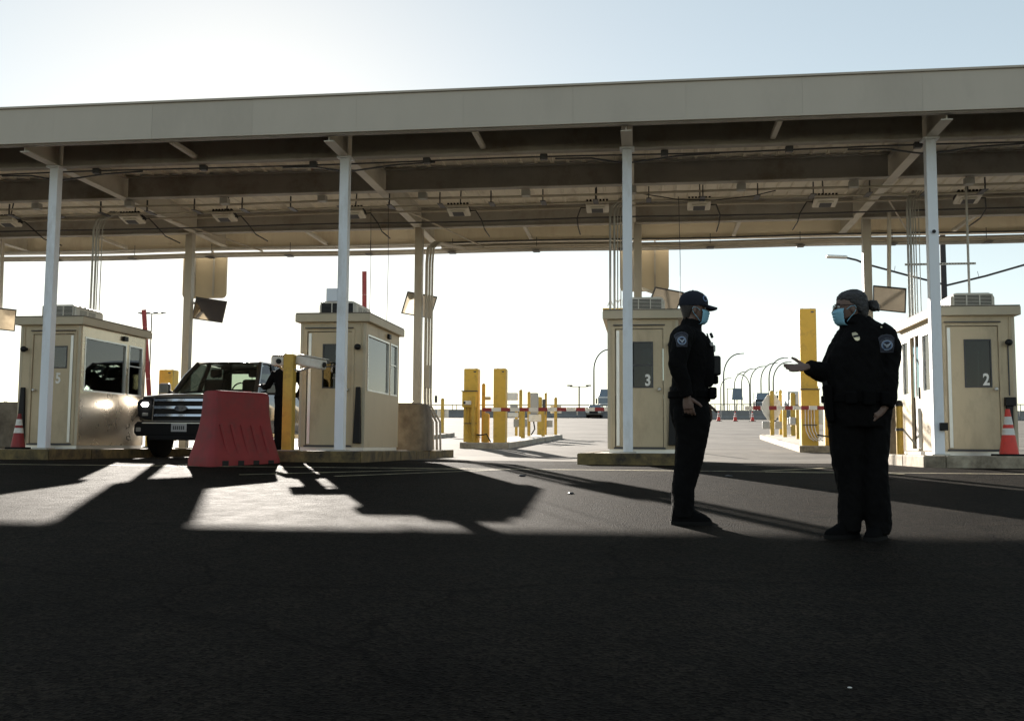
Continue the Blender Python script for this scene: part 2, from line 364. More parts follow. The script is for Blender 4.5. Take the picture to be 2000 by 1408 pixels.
# fascia panels, front and rear
x = CX0
while x < CX1-.1:
    x1 = min(x+1.72, CX1)
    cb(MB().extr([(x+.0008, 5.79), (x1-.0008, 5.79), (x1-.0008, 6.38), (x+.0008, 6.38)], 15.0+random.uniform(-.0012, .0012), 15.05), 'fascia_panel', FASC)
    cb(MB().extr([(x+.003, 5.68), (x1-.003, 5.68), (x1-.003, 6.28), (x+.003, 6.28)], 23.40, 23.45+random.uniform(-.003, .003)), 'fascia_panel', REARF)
    x = x1
cb(MB().box(CX0, CX1, 14.97, 15.09, 6.382, 6.42), 'fascia_cap', FASC, .008)
cb(MB().box(CX0, CX1, 15.056, 15.07, 5.806, 6.38), 'fascia_backing', BEAM)  # front and rear plates added to stop sunlight leaking through the panel seams
cb(MB().box(CX0, CX1, 23.38, 23.397, 5.701, 6.27), 'fascia_backing', REARF)
cb(MB().box(CX0, CX1, 15.052, 15.16, 5.775, 5.805), 'fascia_return', BEAM)
cb(MB().box(CX0, CX1, 23.28, 23.398, 5.665, 5.70), 'fascia_return', PAINT)
cb(MB().box(CX0, CX1, 15.05, 23.4, 6.19, 6.24), 'roof_sheet', DECK)
# deck pans
w = .295; k = int((CX1-CX0)/w)
pan = MB().extr([(-.143, 0), (-.12, -.0), (-.105, .03), (.105, .03), (.12, 0), (.143, 0), (.143, .045), (-.143, .045)], 15.06, 23.38)
pan.v = [(a, b-19, c) for a, b, c in pan.v]; pme = pan.mesh('deck_panel'); pme.materials.append(DECK)
for i in range(k):
    o = bpy.data.objects.new('deck_panel', pme); COL.objects.link(o); o.parent = can
    o.location = Vector((CX0+w*(i+.5), 19, 6.135+random.uniform(-.003, .003)))-CO
# purlins and rafters as I-beams
def ibeam_x(y, z0, z1, bw, x0, x1):
    tw = .016
    return MB().box(x0, x1, y-bw/2, y+bw/2, z0, z0+.018).box(x0, x1, y-bw/2, y+bw/2, z1-.018, z1).box(x0, x1, y-tw/2, y+tw/2, z0+.018, z1-.018)
def ibeam_y(x, z0, z1, bw, y0, y1):
    tw = .016
    return MB().box(x-bw/2, x+bw/2, y0, y1, z0, z0+.018).box(x-bw/2, x+bw/2, y0, y1, z1-.018, z1).box(x-tw/2, x+tw/2, y0, y1, z0+.018, z1-.018)
COLX = [-15.6, -10.3, -5.02, -.27, 4.46, 9.3]; RCX = [-15.7, -10.42, -5.0, -.14, 4.66, 9.4]
bounds = [CX0]+COLX+[CX1]
for i in range(len(bounds)-1):
    a = bounds[i]+.09; b = bounds[i+1]-.09
    if b-a < .5: continue
    for y, zz in ((16.15, 5.70), (18.4, 5.70), (21.5, 5.66)):
        cb(ibeam_x(y, zz, 6.13, .17, a, b), 'purlin', BEAM)
    cb(MB().box(a, b, 16.20, 16.235, 5.70+.02, 6.12), 'web_plate', BEAM)
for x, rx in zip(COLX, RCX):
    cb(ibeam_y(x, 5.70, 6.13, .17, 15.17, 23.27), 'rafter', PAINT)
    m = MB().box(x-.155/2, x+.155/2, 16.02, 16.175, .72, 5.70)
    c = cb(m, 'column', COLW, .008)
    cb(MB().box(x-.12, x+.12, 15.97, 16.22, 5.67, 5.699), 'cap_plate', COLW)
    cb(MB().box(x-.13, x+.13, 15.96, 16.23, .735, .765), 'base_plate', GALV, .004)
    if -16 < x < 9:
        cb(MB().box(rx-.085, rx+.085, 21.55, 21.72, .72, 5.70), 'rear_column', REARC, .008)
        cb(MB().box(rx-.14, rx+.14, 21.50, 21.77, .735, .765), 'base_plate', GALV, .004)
for x in (-12.9, -7.7, -2.65, 2.05, 6.9):          # short outriggers at mid-bay
    cb(MB().box(x-.04, x+.04, 15.17, 16.06, 5.76, 5.83), 'outrigger', PAINT, .004)
    cb(MB().box(x-.04, x+.04, 21.6, 23.27, 5.70, 5.77), 'outrigger', PAINT, .004)
# diagonal tie rods near columns
for x in (-10.42, -5.0, 4.66):
    cb(MB().tube([(x+.1, 20.1, 5.72), (x+1.25, 22.9, 5.50)], .018, 6), 'tie_rod', CONDP)
# conduits running along the canopy
def pipe(y, z, r, x0=CX0, x1=CX1, m=CONDP, sag=.0):
    n = 30; pts = []
    for i in range(n+1):
        q = x0+(x1-x0)*i/n; pts.append((q, y+.01*math.sin(q*1.3), z+.012*math.sin(q*.9+y)-sag*math.sin(i*math.pi/n)))
    return cb(MB().tube(pts, r, 7), 'conduit', m, smooth=True)
pipe(16.32, 5.665, .014, m=DKGREY); pipe(18.62, 5.60, .024); pipe(18.9, 5.52, .02); pipe(19.9, 5.66, .022); pipe(20.7, 5.62, .018, m=DKGREY)
pipe(22.95, 5.42, .055, m=GALV); pipe(22.80, 5.44, .025); pipe(23.15, 5.60, .028, CX0, -.5, GALV); pipe(23.12, 5.545, .05, -4.8, CX1, CONDP); pipe(22.6, 5.56, .02, -4.8, CX1, DKGREY)
# hangers and junction boxes
for q in range(-19, 10):
    if q % 2 == 0:
        cb(MB().box(q+.28, q+.40, 16.26, 16.36, 5.62, 5.71), 'junction_box', DKGREY, .006)
    cb(MB().box(q+.08, q+.10, 18.60, 18.63, 5.50, 5.72).box(q+.04, q+.14, 18.58, 18.94, 5.485, 5.497), 'pipe_hanger', DKGREY)
    if q % 2:
        cb(MB().tube([(q+.5, 22.95, 5.72), (q+.5, 22.95, 5.38)], .008, 5).box(q+.42, q+.58, 22.75, 23.02, 5.365, 5.378), 'pipe_hanger', DKGREY)
        cb(MB().box(q+.7, q+.86, 18.42, 18.56, 5.56, 5.68), 'junction_box', GREYP, .006)
# looping cables at the column heads
for x in COLX[1:5]:
    cb(MB().tube([(x-1.2, 16.33, 5.64), (x-.6, 16.3, 5.62), (x-.2, 16.25, 5.53), (x, 16.24, 5.50), (x+.3, 16.26, 5.54), (x+.8, 16.3, 5.61), (x+1.5, 16.33, 5.645)], .015, 6), 'cable', DKGREY, smooth=True)
    if x == COLX[3]: cb(MB().tube([(x+.25, 18.7, 5.6), (x+.9, 18.8, 5.5), (x+1.6, 18.8, 5.47), (x+2.3, 18.75, 5.52), (x+2.7, 18.7, 5.6)], .010, 5), 'cable', BLACK, smooth=True)
# pipe cluster down the rear column next to booth 4
for dx, rr in ((.14, .035), (.21, .028), (.27, .024)):
    cb(MB().tube([(-4.4+dx, 22.6, 5.43), (-4.85+dx, 21.9, 5.42), (-4.95+dx, 21.68, 5.25), (-4.97+dx, 21.66, 4.9), (-4.97+dx, 21.66, 1.9), (-4.95+dx, 21.62, 1.7), (-4.78+dx*1.3, 21.4, 1.35), (-4.76+dx*1.3, 21.38, .74)], rr, 8), 'conduit', REARC, smooth=True)
cb(MB().box(-5.22, -5.09, 21.50, 21.549, 1.45, 1.72), 'junction_box', REARC, .008)
cb(MB().box(-4.80, -4.70, 21.50, 21.60, 2.1, 2.6), 'junction_box', REARC, .008)
cb(MB().box(-5.28, -5.09, 16.0, 16.10, 3.23, 3.45), 'junction_box', COLW, .008)
cb(MB().box(4.46, 4.57, 15.95, 16.018, 1.12, 1.24), 'outlet_box', BLACK, .005)
cb(MB().tube([(4.46, 16.0, 4.2), (4.46, 15.99, 4.2)], .03, 8), 'outlet_box', BLACK)

# flood lights hung under the deck
first = None
for i, (x, lab) in enumerate([(-13.33, 'square floodlight at the far left end of the canopy'), (-10.54, 'square floodlight above the leftmost booth'), (-8.53, 'square floodlight over the pickup truck lane'),
         (-5.8, 'square floodlight above the booth behind the camera post'), (-3.65, 'square floodlight right of the rear column with conduits'), (-.9, 'square floodlight left of the third front column'),
         (1.05, 'square floodlight right of the third front column'), (3.4, 'square floodlight above the officer with the hair bun'), (5.97, 'square floodlight above the rightmost booth')]):
    if first is None:
        t = thing('canopy_floodlight', lab, 'floodlight', (x, 19.2, 5.45), group='floodlights under the canopy')
        MB().box(-.2, .2, -.16, .16, 0, .06).build('housing', ACW, t, bevel=.02)
        MB().box(-.13, .13, -.1, .1, -.03, -.002).build('lens_bezel', ACW, t, bevel=.012)
        MB().box(-.10, .10, -.075, .075, -.036, -.031).build('lens', DKGREY, t)
        h = MB()
        for j in range(7): h.box(-.19+j*.058, -.155+j*.058, -.15, .15, .062, .12)
        h.build('heat_sink', BLACK, t)
        MB().tube([(.02, 0, .14), (.02, 0, .70)], .012, 6).build('stem', DKGREY, t)
        MB().tube([(.19, 0, .03), (.3, .05, .06), (.38, .3, -.02), (.38, .6, -.04), (.38, 1.2, .1)], .012, 6).build('cable', BLACK, t, smooth=True)
        t.scale = (1.1, 1.1, 1.1); t.rotation_euler.x = R(-14); first = t
    else:
        t = copy_tree(first); t['label'] = lab; t.location.x = x
        if i in (5, 7): t.scale.x = -1.1

# ------------------------------------------------------------------ booths
def wall_with_holes(mb, horiz, fixed0, fixed1, a0, a1, z0, z1, holes):
    """wall slab; horiz='x' -> runs along X with thickness in Y (fixed0..fixed1)"""
    zs = sorted(set([z0, z1]+[h[2] for h in holes]+[h[3] for h in holes])); asx = sorted(set([a0, a1]+[h[0] for h in holes]+[h[1] for h in holes]))
    for i in range(len(asx)-1):
        for j in range(len(zs)-1):
            ca = (asx[i]+asx[i+1])/2; cz = (zs[j]+zs[j+1])/2
            if any(h[0] < ca < h[1] and h[2] < cz < h[3] for h in holes): continue
            if horiz == 'x': mb.box(asx[i], asx[i+1], fixed0, fixed1, zs[j], zs[j+1])
            else: mb.box(fixed0, fixed1, asx[i], asx[i+1], zs[j], zs[j+1])
    return mb
def weld(ob):
    bm = bmesh.new(); bm.from_mesh(ob.data); bmesh.ops.remove_doubles(bm, verts=bm.verts, dist=1e-4)
    kill = {}
    for f in bm.faces:
        kk = frozenset(v.index for v in f.verts); kill.setdefault(kk, []).append(f)
    d = [f for l in kill.values() if len(l) > 1 for f in l]
    bmesh.ops.delete(bm, geom=d, context='FACES')
    bmesh.ops.dissolve_limit(bm, angle_limit=R(1), verts=bm.verts, edges=bm.edges)
    bm.to_mesh(ob.data); bm.free()

def booth(x0, num, label, side_right=BOOTH, side_left=BOOTH, base=.75, mirrored=False):
    Wd, Dp, H = 1.18, 2.4, 2.24; y0 = 16.9
    t = thing('toll_booth', label, 'booth', (x0+Wd/2, y0, base))
    if mirrored: t.scale = (-1, 1, 1)
    # local frame: x 0..Wd, y 0..Dp, z 0..H
    off = (Wd/2, 0, 0); T = .05
    def b(m, name, mt, parent=None, bevel=0., smooth=False): return m.build(name, mt, parent or t, off, bevel, smooth)
    b(MB().box(.02, Wd-.02, .03, Dp-.02, -.012, .055), 'skirt', ALU)
    dx0, dx1 = .12, .93; dz0, dz1 = .08, 2.08
    o = b(wall_with_holes(MB(), 'x', 0, T, 0, Wd, .056, H, [(dx0, dx1, dz0, dz1)]), 'front_wall', BOOTH); weld(o)
    o = b(wall_with_holes(MB(), 'x', Dp-T, Dp, 0, Wd, .056, H, [(.15, Wd-.15, 1.0, 2.0)]), 'rear_wall', BOOTH); weld(o)
    hs = [(.14, 1.62, 1.04, 2.04), (1.72, 2.26, 1.04, 2.04)]
    if num == '2':
        hl = [(.14, .95, 1.04, 2.04), (1.1, 1.72, .09, 2.06), (1.82, 2.28, 1.04, 2.04)]
    else: hl = hs
    o = b(wall_with_holes(MB(), 'y', 0, T, T+.001, Dp-T-.001, .056, H, hl), 'left_wall', side_left); weld(o)
    o = b(wall_with_holes(MB(), 'y', Wd-T, Wd, T+.001, Dp-T-.001, .056, H, hs), 'right_wall', side_right); weld(o)
    b(MB().box(.055, Wd-.055, .055, Dp-.055, .056, .10), 'floor', DKGREY)
    b(MB().box(.055, Wd-.055, .055, Dp-.055, H-.06, H-.02), 'ceiling', BOOTH)
    # roof slab with a drip edge
    rf = b(MB().box(-.085, Wd+.085, -.085, Dp+.085, H+.001, H+.145), 'roof', BROOF, bevel=.012)
    b(MB().box(-.075, Wd+.075, -.075, Dp+.075, H+.146, H+.165), 'roof_membrane', CONC, rf)
    # windows
    def side_win(xa, xb, holes):
        for i, h in enumerate(holes):
            if h[2] < .5: continue
            f = MB(); e = .03
            f.box(xa-.008, xb+.008, h[0], h[0]+e, h[2], h[3]); f.box(xa-.008, xb+.008, h[1]-e, h[1], h[2], h[3])
            f.box(xa-.0079, xb+.0079, h[0]+e, h[1]-e, h[2], h[2]+e); f.box(xa-.0079, xb+.0079, h[0]+e, h[1]-e, h[3]-e, h[3])
            wn = b(f, 'window', ALU)
            b(MB().box((xa+xb)/2-.003, (xa+xb)/2+.003, h[0]+e, h[1]-e, h[2]+e, h[3]-e), 'pane', GLASS, wn)
            if i == 1: b(MB().box(xa+.004, xb-.004, h[0]+e, h[1]-e, 1.62, 1.64), 'mullion', ALU, wn)
    side_win(0, T, hl); side_win(Wd-T, Wd, hs)
    wn = b(MB().box(.15, Wd-.15, Dp-T-.004, Dp+.004, 1.0, 1.03).box(.15, Wd-.15, Dp-T-.004, Dp+.004, 1.97, 2.0), 'window', ALU)
    b(MB().box(.15, Wd-.15, Dp-.03, Dp-.024, 1.03, 1.97), 'pane', GLASS, wn)
    if num == '2':
        dd = b(MB().box(.005, .03, 1.14, 1.17, .1, 2.05).box(.005, .03, 1.42, 1.45, .1, 2.05).box(.005, .03, 1.17, 1.42, .1, 1.0), 'sliding_door', WHITEP)
        b(MB().box(-.02, .004, 1.16, 1.18, .95, 1.15), 'pull_handle', BLACK, dd)
    # door
    wx0, wx1 = {'2': (.42, .80), '5': (.28, .58)}.get(num, (.42, .74)); wz = 1.45 if num == '5' else 1.08
    d = b(wall_with_holes(MB(), 'x', .012, .045, dx0+.012, dx1-.008, dz0+.01, dz1-.012, [(wx0-.02, wx1+.02, wz, 1.86)]), 'door', BOOTH); weld(d)
    f = MB(); f.box(wx0-.02, wx0, .004, .05, wz, 1.86).box(wx1, wx1+.02, .004, .05, wz, 1.86).box(wx0, wx1, .004, .05, wz, wz+.02).box(wx0, wx1, .004, .05, 1.84, 1.86)
    b(f, 'window_frame', DKGREY, d)
    b(MB().box(wx0, wx1, .02, .026, wz+.02, 1.84), 'pane', GLASSD if num != '5' else GLASS, d)
    if num not in '25': b(MB().box(wx0, wx1, .013, .019, 1.45, 1.475), 'window_bar', DKGREY, d)
    b(MB().box(dx0+.025, dx0+.075, .000, .0115, dz0+.03, dz1-.03), 'hinge_strip', ALU, d)
    k = b(MB().tube([(dx1-.07, .011, 1.05), (dx1-.07, -.03, 1.05)], .018, 10), 'door_knob', ALU, d, smooth=True)
    b(MB().ball((dx1-.07, -.045, 1.05), .032), 'knob_ball', ALU, d, smooth=True)
    # frame round the door (proud of the wall)
    b(MB().box(dx0-.05, dx0, -.012, -.001, .07, dz1+.05).box(dx1, dx1+.05, -.012, -.001, .07, dz1+.05).box(dx0, dx1, -.012, -.001, dz1, dz1+.05), 'door_frame', BOOTH)
    b(MB().box(dx0-.03, dx1+.03, -.05, -.013, dz1+.05, dz1+.066), 'drip_cap', DKGREY)
    b(MB().box(dx0-.02, dx1+.03, -.03, -.013, .055, .085), 'door_sill', DKGREY)
    # corner angles
    for cx in (0, Wd):
        sgn = 1 if cx == 0 else -1
        b(MB().box(min(cx-.004*sgn, cx+.045*sgn), max(cx-.004*sgn, cx+.045*sgn), -.005, -.0005, .06, H-.01), 'corner_trim', BROOF)
    # lamp, black bumper post, conduit
    lm = b(MB().tube([(1.06, 0, 1.80), (1.06, -.05, 1.80)], .03, 10), 'wall_lamp', BLACK, smooth=True)
    b(MB().ball((1.06, -.09, 1.795), (.06, .06, .055)), 'lamp_head', BLACK, lm, smooth=True)
    b(MB().tube([(1.10, -.012, 1.84), (1.10, -.012, H-.02)], .008, 6), 'conduit', BOOTH)
    if num == '2':
        b(MB().tube([(1.07, -.012, 1.75), (1.07, -.012, .95)], .010, 6), 'conduit', DKGREY)
        b(MB().box(.98, 1.14, -.10, -.013, .78, .92), 'utility_box', BLACK, bevel=.01)
        b(MB().box(1.0, 1.1, -.08, -.013, .25, .78), 'bumper_post', BLACK, bevel=.01)
    else:
        m_ = MB(); m_.add([(1.00, -.09, .12), (1.14, -.09, .12), (1.14, -.012, .12), (1.00, -.012, .12), (1.03, -.06, 1.1), (1.11, -.06, 1.1), (1.11, -.012, 1.1), (1.03, -.012, 1.1)],
                         [(0, 3, 2, 1), (4, 5, 6, 7), (0, 1, 5, 4), (1, 2, 6, 5), (2, 3, 7, 6), (3, 0, 4, 7)])
        b(m_, 'bumper_post', BLACK, bevel=.012)
    # side flood lamp under the eave
    ex_ = (-.05, -.001) if mirrored else (Wd+.001, Wd+.05)
    b(MB().box(ex_[0], ex_[1], 1.45, 1.6, 2.1, 2.19), 'eave_lamp', BLACK, bevel=.008)
    # interior: counter, monitor, stool
    b(MB().box(.056, .42, .9, 2.2, .95, .99).box(.06, .40, .92, 2.18, .101, .95), 'counter', DKGREY)
    b(MB().box(.20, .24, 1.15, 1.65, 1.12, 1.45).box(.18, .26, 1.37, 1.43, .99, 1.12), 'monitor', BLACK, bevel=.01)
    b(MB().box(.62, 1.0, 1.75, 2.15, 1.06, 1.32).box(.66, .96, 1.8, 2.1, .101, 1.06), 'cabinet', CONC, bevel=.008)
    b(MB().rings([(.101, .55, 1.0, 1.1, .22), (.15, .72, .83, 1.1, .06), (.55, .74, .81, 1.1, .05), (.56, .55, 1.0, 1.1, .22), (.62, .55, 1.0, 1.1, .22)], 12), 'stool', BLACK, smooth=True)
    # number
    M = Matrix.Translation((-Wd/2, 0, 0)) @ Matrix.Translation({'2': (wx1-.07, .008, 1.20), '3': (wx1-.07, .008, 1.20), '5': (.42, .010, 1.26)}.get(num, (0, 0, 0))) @ Matrix.Rotation(R(90), 4, 'X')
    if num in '235':
        mz = text_mesh(num, .26, .0012, M, 'door_number', WHITEP, d, .008)
        bb = [v.co.copy() for v in mz.data.vertices]; c = sum(bb, Vector())/len(bb)
        for v in mz.data.vertices: v.co.x = c.x+(v.co.x-c.x)*(-.8 if mirrored else .8)
    return t
B5 = booth(-11.36, '5', 'leftmost beige toll booth, polished metal side panel, half behind a column', side_left=STEEL, mirrored=True)
B4 = booth(-6.02, '4', 'beige toll booth behind the yellow camera post, no visible number')
B3 = booth(-.62, '3', 'beige toll booth numbered three, behind the capped officer')
B2 = booth(4.72, '2', 'rightmost beige toll booth, numbered two, with orange cone beside it')

# air conditioners on the booth roofs
def aircon(x, y, z, label, dark=False):
    t = thing('air_conditioner', label, 'air conditioner', (x, y, z), group='air conditioners on booth roofs')
    Wa, Da = .70, .95
    sh = MB()
    prof = [(-Wa/2, 0), (Wa/2, 0), (Wa/2, .20), (Wa/2-.03, .255), (Wa/2-.09, .28), (-Wa/2+.09, .28), (-Wa/2+.03, .255), (-Wa/2, .20)]
    sh.extr(prof, 0, Da); o = sh.build('shell', ACW, t, bevel=.02)
    MB().box(-.30, .30, -.012, -.001, .03, .235).build('grille_recess', BLACK, t)
    for c in (-.205, 0, .205):
        for k_ in range(8):
            MB().box(c-.095, c+.095, -.028, -.012, .042+k_*.024, .050+k_*.024).build('slat', ACW if not dark else DKGREY, t)
    f = MB(); 
    for c in (-.31, -.103, .103, .30): f.box(c-.008, c+.008, -.032, -.0125, .02, .245)
    f.box(-.318, .308, -.033, -.0126, .235, .255); f.box(-.318, .308, -.033, -.0126, .012, .03)
    f.build('grille_frame', ACW, t)
    for sx in (-1, 1):
        for k_ in range(7):
            for q in range(2):
                MB().box(min(sx*Wa/2, sx*(Wa/2+.004)), max(sx*Wa/2, sx*(Wa/2+.004)), .12+q*.3, .36+q*.3, .05+k_*.021, .058+k_*.021).build('side_vent', DKGREY, t)
    return t
zr = .75+2.24+.166
aircon(-10.92, 17.35, zr, 'beige air conditioner on the leftmost booth roof')
aircon(-5.5, 17.35, zr, 'beige air conditioner on the booth roof behind the junction-boxed column', True)
aircon(.0, 17.35, zr, 'beige air conditioner half behind the third front column')
aircon(5.42, 17.35, zr, 'pale air conditioner on the rightmost booth roof')

# conduit risers from the booth roofs
def risers(xs_, y, z0, label, extra=None):
    t = thing('conduit_riser', label, 'conduit', (xs_[0], y, z0), group='conduit risers above the booths'); o = t.location.copy()
    for i, xx in enumerate(xs_):
        r_ = (.022, .022, .012, .010, .008)[i % 5]
        MB().tube([(xx, y, z0), (xx, y, 5.2), (xx+.03, y+.05, 5.4), (xx+.2, y+.3, 5.62)], r_, 7).build('pipe', GALV, t, o, smooth=True)
        MB().tube([(xx, y, z0), (xx, y, z0+.06)], r_+.012, 8).build('collar', GALV, t, o)
    if extra: extra(t, o)
    return t
risers([-.64, -.56, -.50, -.44], 18.8, zr, 'bundle of thin grey conduits left of the third front column')
def ex2(t, o):
    MB().tube([(5.82, 18.8, zr), (5.82, 18.8, 5.6)], .022, 8).build('pipe', GALV, t, o)
    s_ = MB().box(4.70, 5.93, 18.74, 18.745, 4.155, 4.195)
    s_.build('strut_channel', GALV, t, o)
    for i in range(24): MB().box(4.72+i*.05, 4.745+i*.05, 18.737, 18.7395, 4.168, 4.182).build('slot', BLACK, t, o)
risers([4.78, 4.83, 4.88, 4.92, 4.98], 18.8, zr, 'conduits on a slotted channel above the rightmost booth', ex2)
risers([-11.15, -11.08, -11.03, -10.96], 18.8, zr, 'bundle of thin conduits above the leftmost booth')
for x, y, lab in ((.66, 18.8, 'thin hanging wire behind the capped officer'), (-4.92, 18.6, 'thin hanging wire reaching the booth behind the camera post'), (-5.35, 18.9, 'thin hanging wire beside the red raised gate arm')):
    tag(MB().tube([(0, 0, -.02), (.01, .0, 1.2), (-.01, 0, 2.4)], .006, 5).build('hanging_wire', DKGREY), lab, 'wire').location = (x, y, zr)

# concrete crash blocks behind the booths
def crash_block(x0, x1, y0, y1, h, label):
    t = thing('crash_barrier', label, 'barrier', ((x0+x1)/2, y0, .735), group='concrete crash blocks behind the booths'); a = (x1-x0)/2; d_ = y1-y0
    m = MB(); m.rings([(0, -a, a, d_/2, d_/2), (h*.25, -a, a, d_/2, d_/2), (h*.9, -a*.93, a*.93, d_/2, d_/2*.93), (h*.97, -a*.9, a*.9, d_/2, d_/2*.9), (h, -a*.82, a*.82, d_/2, d_/2*.82)], 32, 7)
    m.build('block', CONC, t, smooth=True)
    for q in (.3, .7):
        MB().tube(arc((-a+2*a*q, d_/2, h-.02), .06, 0, math.pi, 6, 'yz'), .01, 6).build('lifting_loop', GALV, t, smooth=True)
crash_block(-5.75, -4.50, 20.2, 21.2, .98, 'stained brown concrete block by the pipe-wrapped rear column')
crash_block(4.75, 6.9, 20.4, 21.6, 1.05, 'concrete block between the yellow bollard and rightmost booth')
crash_block(-14.6, -11.6, 19.4, 20.5, .96, 'concrete block left of the leftmost booth')
crash_block(-.55, .55, 20.4, 21.4, .95, 'concrete block hidden behind the booth of the capped officer')

# ------------------------------------------------------------------ hanging lane signs (seen from behind) and mirrors
def lane_sign(x, z0, z1, label):
    t = thing('lane_sign', label, 'sign', (x, 23.75, z0), group='lane signs on the rear edge of the canopy'); hw = .58; h = z1-z0; r = .12
    pts = []
    for cx, cz, a0 in ((hw-r, r, -90), (hw-r, h-r, 0), (-hw+r, h-r, 90), (-hw+r, r, 180)):
        for i in range(7): a = R(a0+15*i); pts.append((cx+r*math.cos(a), cz+r*math.sin(a)))
    MB().extr(pts, -.03, .03).build('panel', BROOF, t, bevel=.006)
    for sx in (-.25, .25):
        MB().box(sx-.02, sx+.02, -.07, -.031, .05, h-.02).build('stiffener', BEAM, t)
        MB().bar((sx, -.05, h-.05), (sx, -.33, h+.1), .035, .035).build('bracket', BEAM, t)
lane_sign(-11.02, 4.50, 5.66, 'rounded tan lane sign behind the left rear column')
lane_sign(0.0, 4.52, 5.66, 'rounded tan lane sign behind the third front column')
def mirror(x, y, z, yawd, tilt, roll, label, hang=None, Wm=.66, Hm=.52):
    t = thing('inspection_mirror', label, 'mirror', (x, y, z), group='tilted inspection mirrors')
    M = Matrix.Rotation(R(yawd), 4, 'Z') @ Matrix.Rotation(R(tilt), 4, 'X') @ Matrix.Rotation(R(roll), 4, 'Y')
    MB().box(-Wm/2, Wm/2, -.012, -.004, -Hm/2, Hm/2).xf(M).build('mirror_glass', MIRR, t)
    e = .022; f = MB().box(-Wm/2-e, Wm/2+e, -.02, .015, Hm/2, Hm/2+e).box(-Wm/2-e, Wm/2+e, -.02, .015, -Hm/2-e, -Hm/2)
    f.box(-Wm/2-e, -Wm/2, -.02, .015, -Hm/2, Hm/2).box(Wm/2, Wm/2+e, -.02, .015, -Hm/2, Hm/2)
    f.xf(M).build('frame', DKGREY, t); MB().box(-Wm/2, Wm/2, -.0035, .012, -Hm/2, Hm/2).xf(M).build('backing', BEAM, t)
    if hang: MB().bar((0, .03, .10), (hang[0]-x, hang[1]-y+.05, hang[2]-z), .07, .05).build('arm', PAINT, t)
    return t
mirror(-5.08, 22.05, 4.02, 24, 36, 8, 'tilted mirror on the pipe-wrapped rear column', (-5.0, 21.74, 4.4))
mirror(4.95, 21.0, 3.87, -30, 36, 12, 'tilted mirror hanging beside the bun-haired officer', (5.0, 21.0, 5.7), .60, .52)
mirror(-10.05, 21.95, 3.95, 30, 34, 6, 'tilted mirror on the left rear column under the lane sign', (-10.42, 21.7, 4.1))
mirror(.45, 22.1, 4.05, 22, 34, 8, 'tilted mirror behind the air conditioner near the capped officer', (-.1, 21.75, 4.3))
mirror(-15.1, 21.6, 3.75, 30, 32, 4, 'tilted mirror hanging at the left picture edge', (-15.15, 21.6, 5.7))

# ------------------------------------------------------------------ yellow camera post, bollards, cones, red barrier
cp = thing('camera_post', 'square yellow post with two white camera housings by the truck', 'camera post', (-5.85, 15.92, .735))
MB().box(-.085, .085, -.085, .085, 0, 1.60).build('post', YELP, cp, bevel=.012)
MB().box(-.13, .13, -.13, .13, .0, .02).build('base_plate', GALV, cp)
def cam_housing(a, b, cap):
    h = MB(); h.bar(a, b, .19, .17); o = h.build('camera_housing', ACW, cp, bevel=.035, seg=3)
    a2 = Vector(a); b2 = Vector(b); d = (b2-a2).normalized()
    MB().bar(a2+Vector((0, 0, .10))-d*.03, b2+Vector((0, 0, .10))+d*.05, .22, .012).build('sunshield', ACW, o, bevel=.004)
    MB().tube([a2-d*.002, a2-d*.02], .045, 12).build('lens', BLACK, o)
    MB().tube([(0, 0, 1.36), ((a2.x+b2.x)/2*.5, (a2.y+b2.y)/2, 1.33), ((a2.x+b2.x)/2, (a2.y+b2.y)/2, a2.z*.5+b2.z*.5-.07)], .02, 7).build('bracket', GREYP, o, smooth=True)
cam_housing((-.16, -.10, 1.48), (-.36, .34, 1.53), 1); cam_housing((.60, -.05, 1.42), (.10, .12, 1.52), 1)

def bollard(x, y, z, h, r, label, mt=YELP, cap=BLACK, group=None, capr=1.15):
    t = thing('bollard', label, 'bollard', (x, y, z), group=group)
    MB().tube([(0, 0, 0), (0, 0, h)], r, 14).build('post', mt, t, smooth=True)
    if cap:
        MB().rings([(h, -r*capr, r*capr, 0, r*capr), (h+.05, -r*capr, r*capr, 0, r*capr), (h+.09, -r*.8, r*.8, 0, r*.8), (h+.105, -r*.3, r*.3, 0, r*.3)], 14).build('cap', cap, t, smooth=True)
    return t
bb2 = bollard(4.5, 18.6, .735, .86, .06, 'black-capped yellow bollard left of the rightmost booth')
MB().bar((.06, .02, .45), (.42, .02, -.01), .03, .03).build('brace', GALV, bb2); MB().tube([(0, 0, .42), (0, 0, .47)], .068, 14).build('band', DKGREY, bb2)

def cone(x, y, z, h, label, om=ORANGE):
    t = thing('traffic_cone', label, 'traffic cone', (x, y, z), random.random()*.5); s_ = h/.7
    MB().box(-.18*s_, .18*s_, -.18*s_, .18*s_, 0, .035*s_).build('base', RUBBER if h > .5 else ORANGE, t, bevel=.012)
    rad = lambda q: (.135-.105*q)*s_
    def seg(q0, q1, mt, name, e=0.):
        z0_ = .036*s_+q0*(h-.036*s_); z1_ = .036*s_+q1*(h-.036*s_)
        MB().tube([(0, 0, z0_), (0, 0, z1_)], [rad(q0)+e, rad(q1)+e], 24).build(name, mt, t, smooth=True)
    seg(0, .42, om, 'cone_body'); seg(.42, .57, CONEW, 'reflective_collar', .001); seg(.57, .65, om, 'cone_body'); seg(.65, .83, CONEW, 'reflective_collar', .001); seg(.83, 1, om, 'cone_body')
    return t
cone(5.5, 16.15, .735, .72, 'bright orange cone with two white collars beside the rightmost booth')
cone(-10.95, 16.35, .735, .62, 'cone beside the leftmost booth, its shade coloured in as dark red', REDB)  # shade put into the colour: darker red in place of cone orange
